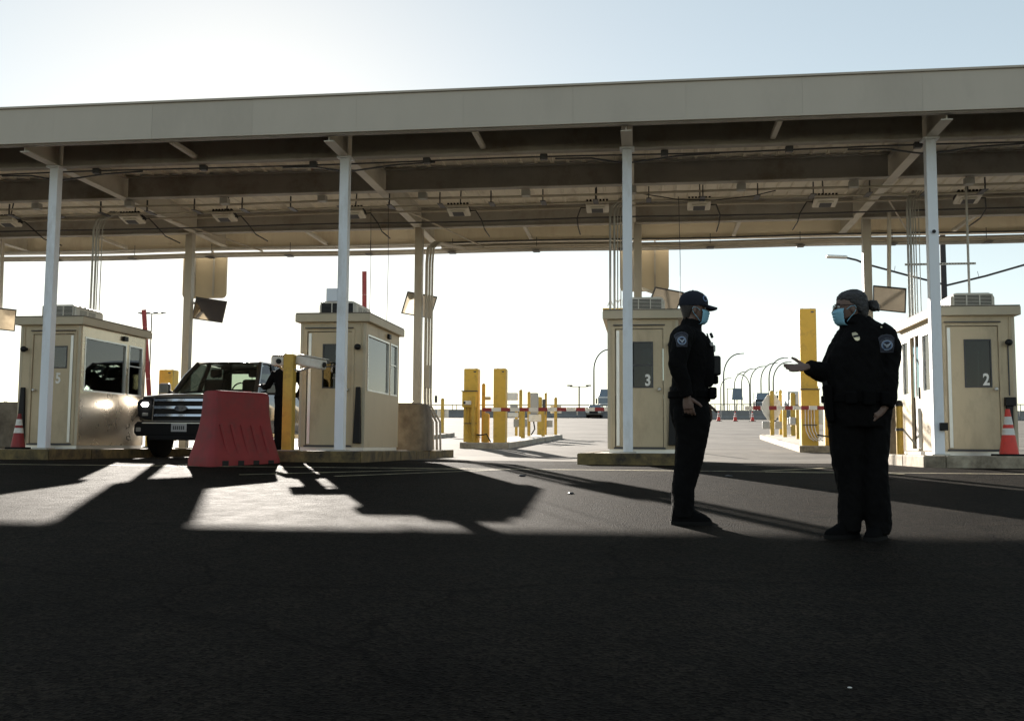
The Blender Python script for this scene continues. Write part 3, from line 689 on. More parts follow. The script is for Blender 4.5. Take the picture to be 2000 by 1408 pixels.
for i, (x, lab) in enumerate(((6.95, 'small far cone nearest the capped officer'), (8.5, 'small far cone, middle of three by the bridge barrier'), (10.1, 'small far cone nearest the gate tip'))):
    cone(x, 97, gz(97), .95, lab)

# water-filled plastic barrier
rb = thing('plastic_barrier', 'red plastic water-filled barrier on the asphalt in front of the truck', 'barrier', (-6.26, 14.75, gz(14.3)-.01), R(64)); rb.scale = (1, 1, 1.06)
def barrier_shell():
    m = MB(); rr = []
    prof = [(0, .70, .30), (.10, .70, .30), (.14, .685, .29), (.30, .645, .245), (.55, .585, .20), (.75, .555, .18), (1.02, .54, .17), (1.06, .525, .155), (1.075, .495, .13)]
    n = 48; vs_ = []
    for z, a, b in prof:
        for j in range(n):
            t = 2*math.pi*j/n; c, q = math.cos(t), math.sin(t); p = 9
            vs_.append((a*math.copysign(abs(c)**(2/p), c), b*math.copysign(abs(q)**(2/p), q), z))
    fs = []
    for i in range(len(prof)-1):
        for j in range(n): fs.append((i*n+j, i*n+(j+1) % n, (i+1)*n+(j+1) % n, (i+1)*n+j))
    fs.append(tuple((len(prof)-1)*n+j for j in range(n))); fs.append(tuple(range(n-1, -1, -1)))
    return m.add(vs_, fs)
barrier_shell().build('shell', REDB, rb, smooth=True)
for side in (-1, 1):
    for i in range(5):
        x = -.42+i*.2
        # raised slanted rib: follows the flared lower half
        MB().bar((x-.05, side*.196, .60), (x+.05, side*.268, .17), .05, .03, (0, side, .2)).build('rib', REDB, rb, bevel=.012)
    for i in range(4): MB().box(-.5+i*.3, -.38+i*.3, side*.285-.02, side*.285+.02, -.002, .085).build('forklift_slot', BLACK, rb, bevel=.006)
MB().tube([(.2, 0, 1.07), (.2, 0, 1.095)], .06, 14).build('fill_cap', REDB, rb, smooth=True)
for sx in (-1, 1): MB().tube([(sx*.525, 0, .15), (sx*.50, 0, 1.04)], .035, 10).build('coupling', REDB, rb, smooth=True)

# ------------------------------------------------------------------ radiation portal pillars, gates and posts behind the canopy
def pillar(x0, x1, y, h, label, d=.42, box=True, pipes=4, flip=False):
    zb = gz(y)+.165; w_ = x1-x0
    t = thing('portal_pillar', label, 'pillar', ((x0+x1)/2, y, zb), group='yellow radiation portal pillars')
    MB().box(-w_/2, w_/2, 0, d, 0, h).build('cabinet', YEL, t, bevel=.012)
    MB().box(-w_/2+.01, w_/2-.01, .01, d-.01, h+.001, h+.015).build('lid', YEL, t)
    for sx in (-1, 1): MB().tube(arc((sx*w_*.25, d/2, h+.015), .03, 0, math.pi, 6), .006, 5).build('lifting_eye', DKGREY, t)
    MB().box(-w_/2-.0015, w_/2+.0015, .05, .06, .02, h-.02).build('seam', DKGREY, t)
    MB().box(w_*.18, w_*.36, -.004, -.001, h-.10, h-.06).build('name_plate', DKGREY, t)
    if box:
        MB().box(-w_/2-.02, w_/2-.03 if not flip else w_/2+.02, -.16, -.002, 1.05, 1.52).build('control_box', YEL, t, bevel=.008)
        MB().box(-w_/2-.05, w_/2+.0 if not flip else w_/2+.04, -.20, -.002, 1.522, 1.545).build('box_hood', DKGREY, t)
    for i in range(pipes):
        xx = -w_*.28+i*w_*.18
        MB().tube([(xx, -.03, 1.05), (xx, -.03, .55), (xx+.02, -.04, .40), (xx+.10, -.06, .22), (xx+.22, -.05, .14)], .014, 6).build('conduit', YELP if not flip else WHITEP, t, smooth=True)
    if pipes: MB().box(-w_*.42, w_*.42, -.05, -.001, .56, .585).build('pipe_clamp', DKGREY, t)
    return t
p1 = pillar(-5.39, -4.96, 29.5, 2.2, 'yellow pillar with conduits and a camera, left of the pair')
MB().box(-.16, .05, -.28, -.165, 1.12, 1.24).build('camera', WHITEP, p1, bevel=.02); MB().tube([(-.14, -.281, 1.18), (-.14, -.30, 1.18)], .035, 10).build('lens', BLACK, p1)
MB().box(.06, .16, -.17, -.05, 0, 1.38).build('side_post', YELP, p1, bevel=.008)
pillar(-4.49, -4.12, 29.5, 2.2, 'plain yellow pillar, right of the pair', box=False, pipes=0)
pillar(4.22, 4.66, 28.0, 3.74, 'tall yellow pillar between the two officers', flip=True)
pillar(-15.1, -14.65, 29.5, 2.2, 'yellow pillar top showing behind the pickup truck', box=False, pipes=0)
def bpost(x, y, h, label, w_=.11, z=None, plates=(), mt=YELP):
    zb = gz(y)+.165 if z is None else z
    t = thing('yellow_post', label, 'post', (x, y, zb), group='thin yellow posts behind the canopy')
    MB().box(-w_/2, w_/2, -w_/2, w_/2, 0, h).build('post', mt, t, bevel=.012)
    MB().rings([(h, -w_/2, w_/2, 0, w_/2), (h+.03, -w_*.3, w_*.3, 0, w_*.3), (h+.04, -.01, .01, 0, .01)], 8, 4).build('cap', mt, t)
    for (px, pz, pw, ph, pm) in plates:
        MB().box(px-pw/2, px+pw/2, w_/2+.002, w_/2+.03, pz-ph/2, pz+ph/2).build('plate', pm, t, bevel=.01)
    return t
cab = bpost(-4.72, 29.7, .85, 'short yellow cabinet post between the pair of pillars', .16)
MB().box(-.08, .08, -.09, -.081, .2, .6).build('door', YELP, cab)
yp = bpost(-4.86, 29.95, 1.75, 'yellow post tucked behind the left pillar', .10)
MB().box(.06, .22, -.06, .05, 1.28, 1.38).build('camera', GREYP, yp, bevel=.015)
bpost(-5.35, 41.6, 1.15, 'short yellow post left in the equipment cluster')
c1 = bpost(-4.92, 39.6, 1.85, 'tall yellow post with a white camera on its left', .12, plates=((-.02, .55, .55, .32, GREYP),))
MB().box(-.55, -.12, -.12, .12, 1.45, 1.75).build('camera_box', WHITEP, c1, bevel=.03); MB().box(-.42, -.12, -.1, .1, 1.1, 1.3).build('illuminator', GREYP, c1, bevel=.02)
MB().box(-.50, -.10, -.1, .1, .78, .96).build('illuminator', WHITEP, c1, bevel=.02)
bpost(-4.45, 36.5, 1.05, 'stout short yellow post nearest in the equipment cluster', .14)
c2 = bpost(-4.75, 41.0, 1.8, 'tall yellow post beside the grey reader box', .12)
MB().box(.08, .38, -.15, .15, .95, 1.78).build('reader_box', GREYP, c2, bevel=.03); MB().box(.0, .5, -.13, .13, .6, .9).build('reader_box', WHITEP, c2, bevel=.03)
MB().tube([(.2, -.05, .6), (.25, -.05, .3), (.1, -.05, .05)], .03, 6).build('cable', BLACK, c2, smooth=True)
c3 = bpost(-4.62, 44.0, 1.65, 'broad yellow post behind the reader box', .2); MB().box(.12, .26, -.06, .06, .9, 1.58).build('signal_head', DKGREY, c3, bevel=.02)
bpost(-4.38, 44.3, 1.85, 'slim tall yellow post right of the signal head', .10, plates=((.0, .5, .6, .3, GREYP),))
bpost(-4.12, 40.6, 1.05, 'short yellow post near the kerb of the grey island', .13)
bpost(-3.98, 44.8, 1.65, 'yellow post crossed by the white gate sign plate', .13, plates=((0, 1.15, .5, .36, WHITEP),))
sp = bpost(-9.45, 46.2, 1.62, 'yellow post with a plate and grey signal on the far island', .14, plates=((0, .95, .55, .40, WHITEP),))
MB().box(-.38, -.26, -.06, .06, 1.45, 1.78).build('signal_head', DKGREY, sp, bevel=.02); MB().box(-.33, -.31, -.01, .01, 1.0, 1.45).build('stem', GREYP, sp)
# posts on the island behind the officers
q1 = bpost(5.55, 45.2, 1.95, 'yellow post with a white octagonal sign back near the gate tip', .17)
pts = [(.42*math.cos(R(22.5+45*i)), 1.25+.62*math.sin(R(22.5+45*i))) for i in range(8)]
MB().extr(pts, .095, .12).build('sign_back', WHITEP, q1); MB().box(-.42, -.1, -.05, .1, .30, .62).build('equipment_box', GREYP, q1, bevel=.02); MB().box(.12, .42, -.05, .1, .30, .62).build('equipment_box', GREYP, q1, bevel=.02)
bpost(6.05, 46.2, 2.0, 'tall thin yellow post behind the gate arm', .14)
q2 = bpost(5.55, 41.2, 1.1, 'short yellow post left of the hi-vis worker', .15); MB().box(.12, .42, -.1, .1, .5, .78).build('equipment_box', GREYP, q2, bevel=.02)
q3 = bpost(6.35, 44.5, 1.85, 'broad yellow post right of the hi-vis worker', .19)
MB().box(.1, .55, -.2, .2, 1.35, 1.85).build('camera_box', CONEW, q3, bevel=.05)
q4 = bpost(5.55, 37.6, 1.12, 'short stout yellow post close to the tall pillar', .17); MB().box(-.3, -.1, -.1, .1, .55, .8).build('equipment_box', GREYP, q4, bevel=.02); MB().box(.1, .3, -.1, .1, .55, .8).build('equipment_box', GREYP, q4, bevel=.02)
q5 = bpost(6.6, 40.0, 2.0, 'tall yellow post at the left edge of the tall pillar', .15); MB().box(-.3, .3, .1, .3, .55, 1.15).build('reader_box', WHITEP, q5, bevel=.04)
q6 = bpost(5.05, 28.6, .98, 'yellow cabinet right of the tall pillar', .26); MB().box(-.1, .1, -.14, -.131, .3, .8).build('door', YELP, q6)
def cables(pts, label, loc):
    t = tag(MB().tube(pts, .022, 7).build('ground_cable', BLACK, smooth=True), label, 'cable'); t.location = loc
cables([(0, 0, .30), (.25, -.1, .26), (.5, -.05, .22), (.8, 0, .28), (1.1, .1, .02)], 'black cable bundle at the foot of the tall pillar', (4.62, 27.95, gz(28)+.165))
cables([(0, 0, .24), (.12, -.05, .22), (.3, 0, .26), (.42, .05, .02)], 'black cable bundle between the pair of pillars', (-4.98, 29.45, gz(29.5)+.165))

def gate_arm(a, b, label, pivot, n=10, w_=.105, first='w'):
    t = thing('gate_arm', label, 'gate arm', pivot, group='striped barrier gate arms'); o = Vector(pivot); A = Vector(a); B = Vector(b)
    for i in range(n):
        p = A.lerp(B, i/n); q = A.lerp(B, (i+1)/n-.002)
        mt = WHITEP if (i % 2 == 0) == (first == 'w') else REDP
        MB().bar(p, q, .035, w_, (0, 0, 1) if abs((B-A).normalized().z) < .7 else (1, 0, 0)).build('stripe', mt, t, o)
        if mt is REDP: pass
    px, py, pz = pivot; h = max(.9, min(A.z, B.z)-pz+.05)
    MB().box(px-.17, px+.17, py+.05, py+.4, pz, pz+1.12).build('gate_cabinet', YEL, t, o, bevel=.015)
    MB().tube([(px, py+.05, pz+1.0), (px, py-.05, pz+1.0)], .06, 12).build('pivot_hub', GREYP, t, o, smooth=True)
    return t
gate_arm((-4.66, 28.55, 1.88), (-.6, 28.55, 1.90), 'lowered red and white gate arm before the pair of yellow pillars', (-.45, 28.6, gz(28.6)), 15, first='r')
gate_arm((2.64, 27.2, 1.885), (5.55, 27.2, 1.90), 'lowered red and white gate arm between the officers', (5.7, 27.25, gz(27.3)+.0), 14)
def raised(top, bot, label, red=.75):
    t = thing('raised_gate_arm', label, 'gate arm', bot, group='raised red gate arms'); o = Vector(bot); A = Vector(bot); B = Vector(top)
    k = 6
    for i in range(k):
        mt = REDP if i/k >= 1-red else WHITEP
        MB().bar(A.lerp(B, i/k), A.lerp(B, (i+1)/k-.002), .05, .13, (1, 0, 0)).build('stripe', mt, t, o)
    MB().box(A.x-.17, A.x+.17, A.y+.05, A.y+.4, gz(A.y), A.z+.1).build('gate_cabinet', YEL, t, o, bevel=.015)
raised((-15.42, 29, 4.98), (-15.08, 29, 1.75), 'red raised gate arm left of the truck', 1.0)
raised((-8.39, 29, 6.07), (-8.30, 29, 1.75), 'red raised gate arm above the booth behind the camera post', .5)

# ------------------------------------------------------------------ distant bridge approach
FARC = mat('far_barrier_concrete', (.22, .22, .22), .9, var=.1)
FSTEEL = mat('lamp_steel', (.05, .05, .055), .8, spec=.1)
jb = thing('bridge_barrier', 'long grey concrete bridge barrier with a rail, behind the pair of yellow pillars', 'barrier', (-40, 122, gz(122))); O = jb.location.copy()
prof = [(-.30, 0), (.30, 0), (.30, .12), (.12, .40), (.09, .98), (-.09, .98), (-.12, .40), (-.30, .12)]
for i in range(30):
    x0, x1 = -95+i*3.1, -95+i*3.1+3.07
    n = len(prof); v = [(x0, 122+a, gz(122)+b) for a, b in prof]+[(x1, 122+a, gz(122)+b) for a, b in prof]
    MB().add(v, [tuple(range(n-1, -1, -1)), tuple(range(n, 2*n))]+[(j, (j+1) % n, n+(j+1) % n, n+j) for j in range(n)]).build('barrier_segment', FARC, jb, O)
    if i % 2: MB().tube([(x0, 122, gz(122)+.95), (x0, 122, gz(122)+1.55)], .05, 6).build('rail_post', FSTEEL, jb, O); MB().tube([(x0+.5, 122, gz(122)+.95), (x0+.5, 122, gz(122)+1.55)], .05, 6).build('rail_post', FSTEEL, jb, O)
MB().tube([(-95, 122, gz(122)+1.55), (-2.1, 122, gz(122)+1.55)], .06, 6).build('rail', FSTEEL, jb, O)
jr = thing('bridge_barrier', 'dark concrete bridge barrier between the officers', 'barrier', (16, 112, gz(112))); O = jr.location.copy()
for i in range(14):
    x0, x1 = -1+i*3.1, -1+i*3.1+3.05; yy = 112
    n = len(prof); v = [(x0, yy+a, gz(yy)+b) for a, b in prof]+[(x1, yy+a, gz(yy)+b) for a, b in prof]
    MB().add(v, [tuple(range(n-1, -1, -1)), tuple(range(n, 2*n))]+[(j, (j+1) % n, n+(j+1) % n, n+j) for j in range(n)]).build('barrier_segment', FARC, jr, O)
    for q in range(4): MB().box(x0+q*.77+.1, x0+q*.77+.16, yy-.03, yy+.03, gz(yy)+.98, gz(yy)+1.6).build('rail_post', FSTEEL, jr, O)
MB().box(-1, 42, 111.97, 112.03, gz(112)+1.6, gz(112)+1.68).build('rail', FSTEEL, jr, O)
def lamp(x, y, top, reach, label, r=.14):
    z0 = gz(y); t = thing('street_lamp', label, 'street lamp', (x, y, z0), group='curved street lamps on the bridge approach'); h = top-z0
    cr = abs(reach)*.95; s_ = 1 if reach > 0 else -1
    pts = [(0, 0, 0), (0, 0, h*.35), (0, 0, h-cr*1.25)]
    for i in range(1, 10):
        a = math.pi/2*i/9; pts.append((s_*abs(reach)*.85*(1-math.cos(a)), 0, h-cr*1.25+cr*1.25*math.sin(a)))
    MB().tube(pts, [r, r*.9, r*.75]+[r*.7-.02*i/9*r*10*.1 for i in range(1, 10)], 7).build('mast', FSTEEL, t, smooth=True)
    e = pts[-1]; MB().bar((e[0], 0, e[2]), (e[0]+s_*.7, 0, e[2]+.05), .22, .12).build('lamp_head', FSTEEL, t, bevel=.03)
for a in [(-7.58, 150, 15.3, 2.6, 'curved street lamp left of the capped officer\'s booth'), (12.08, 157, 15.2, 2.9, 'tallest curved street lamp beside the capped officer'), (19.63, 225, 17.4, 2.6, 'leftmost small curved lamp of the bridge row'),
          (20.24, 215, 17.3, 2.7, 'second small curved lamp of the bridge row'), (21.01, 205, 17.0, 2.9, 'third small curved lamp of the bridge row'), (21.42, 190, 16.4, 2.8, 'fourth curved lamp of the bridge row'),
          (19.89, 165, 15.2, 2.8, 'tall curved lamp left of the yellow pillar'), (21.41, 172, 15.1, 2.8, 'curved lamp nearest the yellow pillar'), (17.75, 240, 17.0, 2.2, 'faintest curved lamp next to the capped officer'),
          (23.4, 230, 17.2, -2.4, 'small curved lamp bending left in the bridge row'), (39.5, 150, 14.9, -3.0, 'curved street lamp behind the bun-haired officer')]: lamp(*a)
def tlamp(x, y, h, arm, label, heads=2):
    z0 = gz(y); t = thing('light_mast', label, 'light mast', (x, y, z0))
    MB().tube([(0, 0, 0), (0, 0, h)], .12, 8).build('mast', FSTEEL, t, smooth=True)
    MB().bar((-arm, 0, h), (arm, 0, h), .12, .12).build('cross_arm', FSTEEL, t)
    for i in range(heads):
        q = -arm+2*arm*i/(heads-1); MB().box(q-.45, q+.45, -.25, .25, h+.08, h+.28).build('lamp_head', FSTEEL, t, bevel=.04)
tlamp(-11.1, 170, 6.2, 1.6, 'small T-shaped light mast left of the capped officer\'s booth'); tlamp(-104.5, 200, 23.5, 2.6, 'high mast light beside the red raised arm', 4)
# two-armed light pole behind booth 2
dp = thing('double_arm_pole', 'dark two-armed light pole rising behind the rightmost booth', 'light pole', (9.74, 34, gz(34)))
h = 6.2-gz(34)
MB().tube([(0, 0, 0), (0, 0, 7.6)], [.11, .085], 10).build('pole', FSTEEL, dp, smooth=True)
MB().tube([(0, 0, h), (-1.2, 0, h+.34), (-2.45, 0, h+.72), (-2.75, 0, h+.86), (-3.1, 0, h+.95)], .035, 7).build('arm', FSTEEL, dp, smooth=True)
MB().bar((-3.05, 0, h+.96), (-3.72, 0, h+1.0), .24, .09).build('lamp_head', ALU, dp, bevel=.03)
MB().tube([(0, 0, h-.05), (1.3, 0, h+.26), (2.9, 0, h+.72), (3.3, 0, h+.85)], .035, 7).build('arm', FSTEEL, dp, smooth=True)
MB().tube([(1.1, 0, h+.21), (1.06, 0, h+.42)], .008, 5).build('spike', FSTEEL, dp); MB().tube([(-1.55, 0, h+.44), (-1.52, 0, h+.64)], .008, 5).build('spike', FSTEEL, dp)
# sign letters on a far gantry (only the last four show beside booth 3)
lt = thing('sign_letters', 'faint row of capital letters just left of the officer\'s cap', 'sign', (-.15, 30, 5.02))
text_mesh('AMBASSADOR', .30, .02, Matrix.Translation((0, 0, .13)) @ Matrix.Rotation(R(90), 4, 'X'), 'letters', WHITEP, lt)
MB().box(-1.1, .92, .03, .08, -.10, -.02).build('letter_rail', YEL, lt)
for sx in (-.9, .2): MB().box(sx-.03, sx+.03, .03, .09, gz(30)-5.02, -.1).build('post', GREYP, lt)

# far vehicles
SKYP = mat('far_truck_blue_grey', (.16, .20, .24), .35, var=.1); FWH = mat('far_white', (.62, .62, .60), .5)
def wheel_pair(t, xs_, y, r, w_, mt=RUBBER):
    for xx in xs_:
        MB().tube([(xx-w_/2, y, r), (xx+w_/2, y, r)], r, 16).build('wheel', mt, t, smooth=True)
def semi(x, y, label, cab_m, roof_m, trailer=None, face=-1):
    t = thing('semi_truck', label, 'truck', (x, y, gz(y)))
    MB().extr([(-1.05, .55), (1.05, .55), (1.0, 1.75), (.85, 1.95), (-.85, 1.95), (-1.0, 1.75)], 0, 1.7).build('hood', cab_m, t, bevel=.12)
    MB().box(-1.2, 1.2, 1.7, 3.9, .6, 2.95).build('cab', cab_m, t, bevel=.12)
    v = [(-1.15, 2.0, 2.96), (1.15, 2.0, 2.96), (1.15, 3.9, 2.96), (-1.15, 3.9, 2.96), (-.95, 3.0, 4.0), (.95, 3.0, 4.0), (1.0, 3.9, 4.0), (-1.0, 3.9, 4.0)]
    MB().add(v, [(0, 3, 2, 1), (4, 5, 6, 7), (0, 1, 5, 4), (1, 2, 6, 5), (2, 3, 7, 6), (3, 0, 4, 7)]).build('roof_fairing', roof_m, t, bevel=.1)
    MB().box(-1.05, 1.05, 1.66, 1.698, 2.05, 2.75).build('windshield', SKYP, t)
    MB().box(-.55, .55, -.03, -.002, .8, 1.65).build('grille', CHROME, t)
    MB().box(-1.15, 1.15, -.15, .1, .35, .68).build('bumper', CHROME, t, bevel=.05)
    for sx in (-1, 1):
        MB().box(sx*1.38-.1, sx*1.38+.1, 1.75, 1.85, 2.0, 2.7).build('mirror', BLACK, t, bevel=.03)
        MB().tube([(sx*1.15, 4.1, .9), (sx*1.15, 4.1, 4.1)], .09, 8).build('exhaust_stack', CHROME, t)
    wheel_pair(t, (-1.05, 1.05), .9, .5, .3); wheel_pair(t, (-1.0, 1.0), 4.6, .5, .5)
    if trailer: MB().box(-1.28, 1.28, 4.4, 17, 1.1, 4.1).build('trailer', trailer, t, bevel=.05)
    return t
semi(-5.0, 131, 'semi truck with white hood half hidden by a booth', FWH, SKYP)
semi(16.6, 142, 'dark semi truck with a blue-grey roof fairing near the gate arm', BLACK, SKYP)
def box_truck(x, y, label):
    t = thing('box_truck', label, 'truck', (x, y, gz(y)))
    MB().box(-1.2, 1.2, 1.2, 7, .9, 3.9).build('cargo_box', FWH, t, bevel=.05); MB().box(-1.05, 1.05, 0, 1.2, .5, 2.7).build('cab', FWH, t, bevel=.15)
    MB().box(-.9, .9, -.03, -.002, 1.6, 2.4).build('windshield', BLACK, t); MB().box(-.8, .8, -.04, -.002, .6, 1.2).build('grille', BLACK, t)
    wheel_pair(t, (-.95, .95), .8, .45, .3); wheel_pair(t, (-.95, .95), 5.5, .45, .4)
box_truck(20.4, 138, 'white box truck left of the tall yellow pillar')
def far_car(x, y, label, m):
    t = thing('far_car', label, 'car', (x, y, gz(y)))
    MB().extr([(-.92, .35), (.92, .35), (.95, .7), (.85, 1.0), (-.85, 1.0), (-.95, .7)], 0, 4.6).build('body', m, t, bevel=.1)
    v = [(-.85, 1.1, 1.0), (.85, 1.1, 1.0), (.85, 4.3, 1.0), (-.85, 4.3, 1.0), (-.65, 1.9, 1.62), (.65, 1.9, 1.62), (.65, 3.7, 1.62), (-.65, 3.7, 1.62)]
    MB().add(v, [(0, 3, 2, 1), (4, 5, 6, 7), (0, 1, 5, 4), (1, 2, 6, 5), (2, 3, 7, 6), (3, 0, 4, 7)]).build('cabin', SKYP, t, bevel=.06)
    for sx in (-1, 1): MB().box(sx*.7-.18, sx*.7+.18, -.03, -.002, .65, .82).build('headlight', FWH, t)
    MB().box(-.5, .5, -.03, -.002, .5, .8).build('grille', BLACK, t)
    wheel_pair(t, (-.8, .8), .8, .34, .22); wheel_pair(t, (-.8, .8), 3.7, .34, .22)
far_car(-6.0, 118, 'small dark car on the bridge in front of the far barrier', CARBLK)
far_car(-17.9, 26.5, 'dark blue car roof at the left picture edge', mat('car_blue', (.02, .03, .06), .3, coat=.6))
# far panels on frames and low toll building
def frame_panel(x, y, z0, lab):
    t = thing('panel_sign', lab, 'sign', (x, y, gz(y)), group='tilted panels on frames far behind'); h_ = z0-gz(y)
    MB().add([(-.75, 0, h_), (.75, 0, h_), (.55, .5, h_+1.6), (-.55, .5, h_+1.6), (-.75, .12, h_), (.75, .12, h_), (.55, .62, h_+1.6), (-.55, .62, h_+1.6)],
             [(0, 1, 2, 3), (7, 6, 5, 4), (0, 4, 5, 1), (1, 5, 6, 2), (2, 6, 7, 3), (3, 7, 4, 0)]).build('panel', SKYP, t)
    for sx in (-1.3, .0): MB().box(sx-.05, sx+.05, .7, .8, 0, h_+1.6).build('post', FSTEEL, t)
    MB().box(-1.35, .05, .7, .8, h_+1.55, h_+1.62).build('beam', FSTEEL, t)
frame_panel(12.6, 140, 7.3, 'tilted blue-grey panel beside the tallest curved lamp'); 
lb = thing('low_building', 'low far building with greenish glass right of the capped officer', 'building', (13, 150, gz(150))); 
MB().box(-6, 6, 0, 5, 0, 1.1).build('wall', mat('far_green_glass', (.12, .20, .18), .3), lb); MB().box(-6.3, 6.3, -.3, 5.3, 1.1, 1.5).build('roof', FWH, lb)
for i in range(22): MB().box(-6.1+i*.57, -6.02+i*.57, -.2, -.12, 1.5, 2.3).build('railing_post', FWH, lb)
for i in range(6): MB().box(-5.6+i*2, -4.4+i*2, -.02, -.002, .2, .9).build('window', SKYP, lb)
def bush(x, y, r, lab):
    rnd = random.Random(int(x*10)); t = thing('far_tree', lab, 'tree', (x, y, gz(y))); m = MB()
    for i in range(900):
        d = Vector((rnd.gauss(0, 1), rnd.gauss(0, 1), rnd.gauss(0, 1))).normalized()*r*(rnd.random()**.4)*(1+.3*noise.noise(Vector((i*.1, x, 0))))
        c = Vector((d.x*1.3, d.y, r*1.6+d.z)); a = Vector((rnd.gauss(0, 1), rnd.gauss(0, 1), rnd.gauss(0, 1))).normalized()*r*.14; b = a.orthogonal().normalized()*r*.08
        m.add([c-a, c+b, c+a, c-b], [(0, 1, 2, 3)])
    m.build('crown', mat('far_foliage', (.04, .06, .035), .8, var=.4), t); MB().tube([(0, 0, 0), (.05, 0, r*.8), (0, 0, r*1.7)], [.16, .12, .05], 7).build('trunk', DKGREY, t)
bush(22.6, 170, 1.9, 'dark tree clump left of the tall yellow pillar'); bush(25.4, 185, 2.2, 'small far tree behind the box truck')

# ------------------------------------------------------------------ pickup truck
tk = thing('pickup_truck', 'black pickup truck with chrome grille waiting beside the leftmost booth', 'pickup truck', (-8.98, 18.55, .56)); tk.scale = (1.03, 1.03, 1.03)
def loft(secs, name, m, parent, smooth=True):
    vs_ = []; fs = []; k = len(secs[0][1])
    for y, pts in secs:
        full = pts+[(-a, b) for a, b in reversed(pts[:-1])]
        vs_ += [(a, y, b) for a, b in full]
    n = 2*k-1
    for i in range(len(secs)-1):
        for j in range(n-1): fs.append((i*n+j, i*n+j+1, (i+1)*n+j+1, (i+1)*n+j))
        fs.append((i*n+n-1, i*n, (i+1)*n, (i+1)*n+n-1))
    fs.append(tuple(range(n-1, -1, -1))); fs.append(tuple((len(secs)-1)*n+j for j in range(n)))
    return MB().add(vs_, fs).build(name, m, parent, smooth=smooth)
def sec(w_, zb, zs, ze, zc):   # half profile: bottom, lower side, shoulder, edge, crease, centre
    return [(w_*.93, zb), (w_, max(zb+.05, .62)), (w_*1.0, max(zb+.08, zs-.25)), (w_*.985, zs-.06), (w_*.93, ze), (w_*.60, zc-.005), (w_*.3, zc+.006), (0, zc+.008)]
loft([(.06, sec(.86, .70, 1.10, 1.13, 1.17)), (.12, sec(.93, .70, 1.12, 1.17, 1.21)), (.25, sec(.975, .66, 1.13, 1.19, 1.23)), (.42, sec(.995, .55, 1.14, 1.20, 1.245)), (.50, sec(1.0, .72, 1.14, 1.20, 1.25)),
      (.68, sec(1.005, .93, 1.15, 1.21, 1.26)), (.92, sec(1.01, 1.0, 1.15, 1.22, 1.275)), (1.16, sec(1.005, .93, 1.16, 1.23, 1.29)), (1.34, sec(1.0, .72, 1.17, 1.24, 1.30)), (1.44, sec(1.0, .48, 1.18, 1.25, 1.30))], 'front_body', CARBLK, tk)
loft([(1.445, sec(1.0, .42, 1.26, 1.30, 1.305)), (2.6, sec(1.0, .42, 1.28, 1.31, 1.31)), (3.74, sec(1.0, .42, 1.29, 1.32, 1.32))], 'cab_lower', CARBLK, tk)
loft([(3.77, sec(1.0, .5, 1.32, 1.36, 1.0)), (4.2, sec(1.0, .55, 1.32, 1.36, 1.0)), (4.35, sec(1.0, .85, 1.32, 1.36, 1.0)), (4.6, sec(1.0, 1.0, 1.32, 1.36, 1.05)), (4.85, sec(1.0, .85, 1.32, 1.36, 1.0)), (5.0, sec(1.0, .55, 1.32, 1.36, 1.0)), (5.8, sec(.97, .6, 1.32, 1.36, 1.0))], 'bed', CARBLK, tk)
